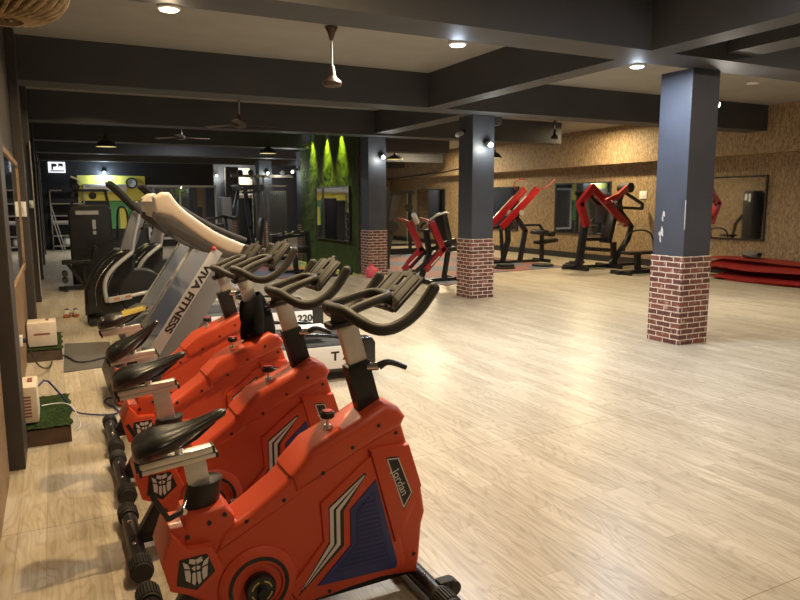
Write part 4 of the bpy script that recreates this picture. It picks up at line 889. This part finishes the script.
# ---------------- red machine 3 : two swing arms
t = thing('shoulder_press_machine', 'black plate loaded machine with angular red arms in front of the strand board wall', 'gym machine', (0, 12.6, 0))
a = MB().bars([(11.36, -.2, 1.93), (11.02, -.2, 1.56), (11.22, -.2, 1.08)], .11, .17, .012).build('red_arm', 'red', t)
MB().bar((11.25, -.2, 1.10), (11.50, -.3, 1.06), .04, .04).build('arm_grip', 'chrome', a)
a = MB().bars([(11.46, -.1, 1.95), (11.80, -.2, 1.60), (12.42, -.25, 1.08)], .09, .17, .012).build('red_arm', 'red', t)
MB().bar((12.1, -.3, 1.06), (12.32, -.3, 1.09), .04, .04).build('arm_grip', 'chrome', a)
a = MB().bars([(12.48, -.2, 1.95), (12.10, -.3, 1.75), (11.72, -.3, 1.62)], .09, .13, .012).build('red_arm', 'red', t)
MB().sphere((11.86, -.36, 1.62), .03, 10).sphere((11.98, -.34, 1.60), .03, 10).build('arm_bolt', 'chrome', a)
MB().cyl((12.55, -.25, 1.95), (12.55, .1, 1.95), .12, seg=24).build('pivot_hub', 'rubber', t)
MB().bars([(12.55, 0, 1.9), (12.42, 0, 1.62), (12.50, 0, 1.35), (12.86, 0, 1.0), (12.78, 0, .70), (12.22, 0, .05)], .09, .12, .01).bars([(11.26, -.1, 1.06), (11.12, -.1, .06)], .11, .17, .01).bars([(11.35, 0, .72), (12.2, 0, .70)], .07, .08).bars([(12.6, 0, 1.84), (13.22, 0, 1.55), (13.2, 0, 1.44), (12.5, 0, 1.47)], .06, .07, .01).bars([(10.75, 0, .06), (13.0, 0, .06)], .10, .07).bars([(11.45, 0, 1.8), (11.7, 0, 1.58), (12.3, 0, 1.5)], .06, .09).bar((11.1, -.45, .05), (11.1, .4, .05), .10, .08, up=(0, 0, 1)).bar((12.15, -.45, .05), (12.15, .4, .05), .10, .08, up=(0, 0, 1)).bars([(12.35, 0, .05), (12.3, 0, .6)], .10, .12).build('frame', 'mblack', t)
MB().box((12.2, .05, 1.10), (.11, .34, 1.02), rot=(0, R(14), 0), bev=.03).build('backrest', 'blacksoft', t)
MB().box((11.75, .0, .47), (.62, .36, .10), rot=(0, R(5), 0), bev=.04).build('seat', 'blacksoft', t)
MB().box((12.22, .3, 1.45), (.5, .02, .7), bev=.01).build('guard_plate', 'mutedgrey', t)
t = thing('flat_bench', 'low black bench frame between the red arm machine and the nearest column', 'bench', (0, 11.25, 0))
MB().bars([(11.15, 0, .04), (12.3, 0, .04)], .12, .09, .01).bars([(11.75, 0, .04), (11.72, 0, .42)], .10, .13, .01).bar((11.25, -.3, .04), (11.25, .3, .04), .09, .07, up=(0, 0, 1)).bar((12.2, -.3, .04), (12.2, .3, .04), .09, .07, up=(0, 0, 1)).build('frame', 'mblack', t)
MB().box((11.8, 0, .47), (.95, .30, .07), bev=.025).build('bench_pad', 'blacksoft', t)
MB().tube([(11.6, .3, .45), (11.7, .3, .95), (12.35, .3, .97), (12.55, .3, .7), (12.55, .3, .1)], .02, 8, 2).build('rail', 'mblack', t)
# ---------------- red mats piled at the right wall
def redmat(y0, y1, x0, x1, z, amp, ph, lab, drop=.05, fold=0.):
    def f(u, v):
        y = y0+(y1-y0)*u; x = x0+(x1-x0)*v + .05*sin(u*7+ph)
        zz_ = z + amp*sin(u*5+ph) + amp*.5*sin(u*11+ph*2) + fold*max(0, sin(v*3+u*4+ph))**2
        # ends of each mat sag down to the ones beneath
        e = min(u, 1-u); zz_ -= max(0, .08-e)/.08*amp*.8
        return (x, y, max(.014, zz_ - (1-v)**2*drop))
    tag(MB().grid(f, 40, 12, .016).build('exercise_mat', 'redmat'), lab, 'mat', 'red mats piled at the right wall')
L = [(6.6, 9.75, 12.30, 13.25, .05, .008, 0., 'bottom red mat of the pile against the strand board wall', .03),
     (6.7, 9.85, 12.36, 13.3, .15, .012, 1., 'second red mat from the bottom of the pile, glossy front', .11),
     (6.6, 10.5, 12.62, 13.3, .20, .014, 2.2, 'third red mat from the bottom of the pile, sticking out at the far end', .04),
     (7.1, 10.5, 12.60, 13.3, .25, .016, .4, 'middle red mat of the pile, edge in shadow', .03),
     (6.8, 10.15, 12.48, 13.28, .37, .022, 1.7, 'red mat second from the top of the pile, broad sloping glossy face', .13),
     (6.6, 10.3, 12.72, 13.3, .415, .014, 3.1, 'topmost red mat of the pile under the small dark bundle', .03)]
for a in L: redmat(*a)
def bun(u, v):
    a = v*2*pi; y = 9.2+u*.36; r = .055+.02*sin(u*pi)+.01*sin(a*3+u*6)
    return (13.05+cos(a)*r*1.4, y, .50+sin(a)*r)
tag(MB().grid(bun, 12, 18).build('dark_bundle', 'brownprint'), 'small dark folded bundle lying on top of the red mats', 'bundle')
# ================================================================ LEFT AISLE FLOOR THINGS
def platform(x0, x1, y0, y1, h, lab):
    t = thing('turf_platform', lab, 'platform', (x0, y0, 0))
    MB().box2((0, 0, 0), (x1-x0, y1-y0, h-.015)).build('wooden_box', 'darkwood', t, smooth=False)
    W, D = x1-x0, y1-y0
    def f(u, v): return (-.005+u*(W+.012+.01*sin(v*20)), -.008+v*(D+.014+.01*sin(u*17)), h-.003+random.uniform(-.004, .006))
    MB().grid(f, 40, 60, .012).build('turf_cover', 'turf', t)
platform(-.32, .02, 4.98, 5.82, .125, 'low dark wooden box topped with green turf, nearer of two along the left wall')
platform(-.32, .0, 7.75, 8.75, .125, 'low dark wooden box topped with green turf, farther one behind the black floor mat')
def stab(loc, d, lab, slot=False):
    t = thing('voltage_stabilizer', lab, 'electrical box', loc)
    MB().box((0, 0, d[2]/2), d, bev=.012).build('case', 'cream', t)
    g = MB()
    if slot:
        g.box((.0, -d[1]/2-.001, d[2]*.52), (d[0]*.55, .004, .02)).build('handle_slot', 'redprint', t)
    else:
        for k in range(7): g.box((-d[0]/2+.03+(k % 1)*.01+.045, -d[1]/2-.001, .05+k*.022), (.07, .003, .011))
        g.build('vent_slots', 'redprint', t)
    MB().box((d[0]*.2, d[1]*.1, d[2]+.004), (.03, .1, .008), bev=.002).build('carry_tab', 'redprint', t)
stab((-.245, 5.25, .135), (.15, .34, .25), 'cream electrical stabilizer box with vent slots on the nearer turf box')
stab((-.175, 8.02, .135), (.27, .30, .25), 'cream electrical stabilizer box with a handle slot on the farther turf box', True)
tag(MB().prism([(.0, 7.12), (.46, 7.2), (.50, 8.5), (.03, 8.62)], .0, .008, plane='xy').build('floor_mat', 'mat', smooth=False), 'plain dark grey mat on the floor between the turf box and the bike saddles', 'mat')
tag(MB().tube([(-.05, 7.95, .02), (.0, 7.9, .02), (.06, 7.75, .02), (.12, 7.45, .02), (.25, 7.45, .02), (.42, 7.6, .02), (.55, 7.5, .02)], .008, 8, 2).build('power_cable', 'black'), 'black cable running across the dark grey floor mat', 'cable')
tag(MB().tube([(-.17, 5.35, .32), (-.12, 5.4, .36), (-.06, 5.45, .26), (.0, 5.5, .15), (.05, 5.62, .02), (.2, 5.5, .012), (.33, 5.45, .012), (.37, 5.55, .012), (.24, 5.95, .012), (.5, 5.95, .012), (.7, 6.0, .012)], .007, 8, 1).build('power_cable', 'bluewire'), 'dark blue cable zigzagging over the floor from the nearer stabilizer box', 'cable')
tag(MB().tube([(-.16, 5.45, .15), (-.08, 5.5, .142), (.0, 5.48, .142), (.05, 5.4, .12), (.09, 5.3, .012), (.06, 5.2, .012)], .004, 8, 2).build('thin_wire', 'whitewire'), 'thin white wire curling over the nearer turf box', 'cable')
for i, (x, lab) in enumerate(((.10, 'left'), (.21, 'right'))):
    t = thing('sneaker', '%s white sneaker of the pair on the aisle floor' % lab, 'shoe', (x, 10.75, 0), R(-8+10*i))
    MB().loft([[(cos(2*pi*k/14)*w_, y, .028+max(-.028, sin(2*pi*k/14)*.028)) for k in range(14)] for y, w_ in ((-.13, .03), (-.11, .042), (0, .038), (.1, .046), (.13, .032))]).build('sole', 'shoeorange', t)
    MB().loft([[(cos(2*pi*k/14)*w_, y, .03+h*(.5+.5*sin(2*pi*k/14))) for k in range(14)] for y, w_, h in ((-.12, .028, .05), (-.10, .036, .085), (-.02, .034, .085), (.05, .04, .06), (.11, .038, .04), (.125, .025, .03))]).build('upper', 'shoe', t)
    MB().loft([[(cos(2*pi*k/14)*w_, y, .095+.012*(1+sin(2*pi*k/14))) for k in range(14)] for y, w_ in ((-.10, .02), (-.08, .03), (-.02, .028), (.02, .018))]).build('collar', 'shoedark', t)
t = thing('wall_socket', 'small white socket low on the left board wall behind the nearest pillar', 'socket', (-.325, 6.7, .42))
MB().box((.012, 0, 0), (.024, .09, .09), bev=.005).build('plate', 'white', t)
MB().cyl((.024, 0, 0), (.05, 0, 0), .02).build('plug', 'black', t)
tag(MB().tube([(-.275, 6.7, .41), (-.25, 6.75, .3), (-.2, 7.0, .1), (-.12, 7.3, .02), (-.1, 7.6, .02)], .008, 8, 2).build('power_cable', 'black'), 'black cable dropping from the low white wall socket', 'cable')
def bay(loc, e, col, size): 
    o = lampdata('AREA', 'unseen_bay_light', loc, e, col, size); o.data.spread = R(180 if loc[1] < 4 or loc[1] == 20 else 145)
# ================================================================ GENERAL LIGHT (unseen lamps without fixtures, most added as fill for the bays)
D = (0, 0, 0)
bay((1.55, 3.35, 3.45), 120, (1, .72, .38), .13)
bay((.9, 7.6, 3.45), 60, (1, .72, .36), .3)
bay((.7, 12.2, 3.45), 50, (1, .78, .46), .3)
bay((5.0, 2.4, 3.45), 95, (.93, .94, 1.), .9)
bay((8.4, 2.2, 3.45), 130, (1, .88, .72), .9)
bay((3.4, 7.3, 3.45), 110, (1, .88, .70), .7)
bay((9.0, 7.2, 3.45), 120, (1, .90, .74), 1.)
lampdata('AREA', 'unseen_bay_light', (12.0, 13.2, 3.42), 150, (1, .78, .45), .3, D)
bay((8.6, 11.5, 3.45), 110, (1, .84, .58), .7)
bay((2.6, 11.0, 3.45), 36, (1, .85, .62), .7)
bay((8.6, 15.8, 3.45), 85, (1, .84, .58), .7)
bay((3.5, 15.6, 3.45), 60, (.95, .95, 1), .7)
bay((11.4, 20, 3.45), 300, (1, .82, .52), .7)
bay((3.5, 20.0, 3.45), 50, (.95, .95, 1), .7)
bay((1.5, 24.0, 3.45), 80, (1, .92, .8), .7)
bay((9.0, 25.0, 3.45), 35, (.95, .95, 1), .7)
bay((2.0, -.5, 3.45), 60, (1, .80, .56), 1.)
w = bpy.data.worlds.new('world'); S.world = w; w.use_nodes = True
bg = w.node_tree.nodes['Background']; bg.inputs[0].default_value = (.5, .5, .55, 1); bg.inputs[1].default_value = .05
S.view_settings.exposure = -.18
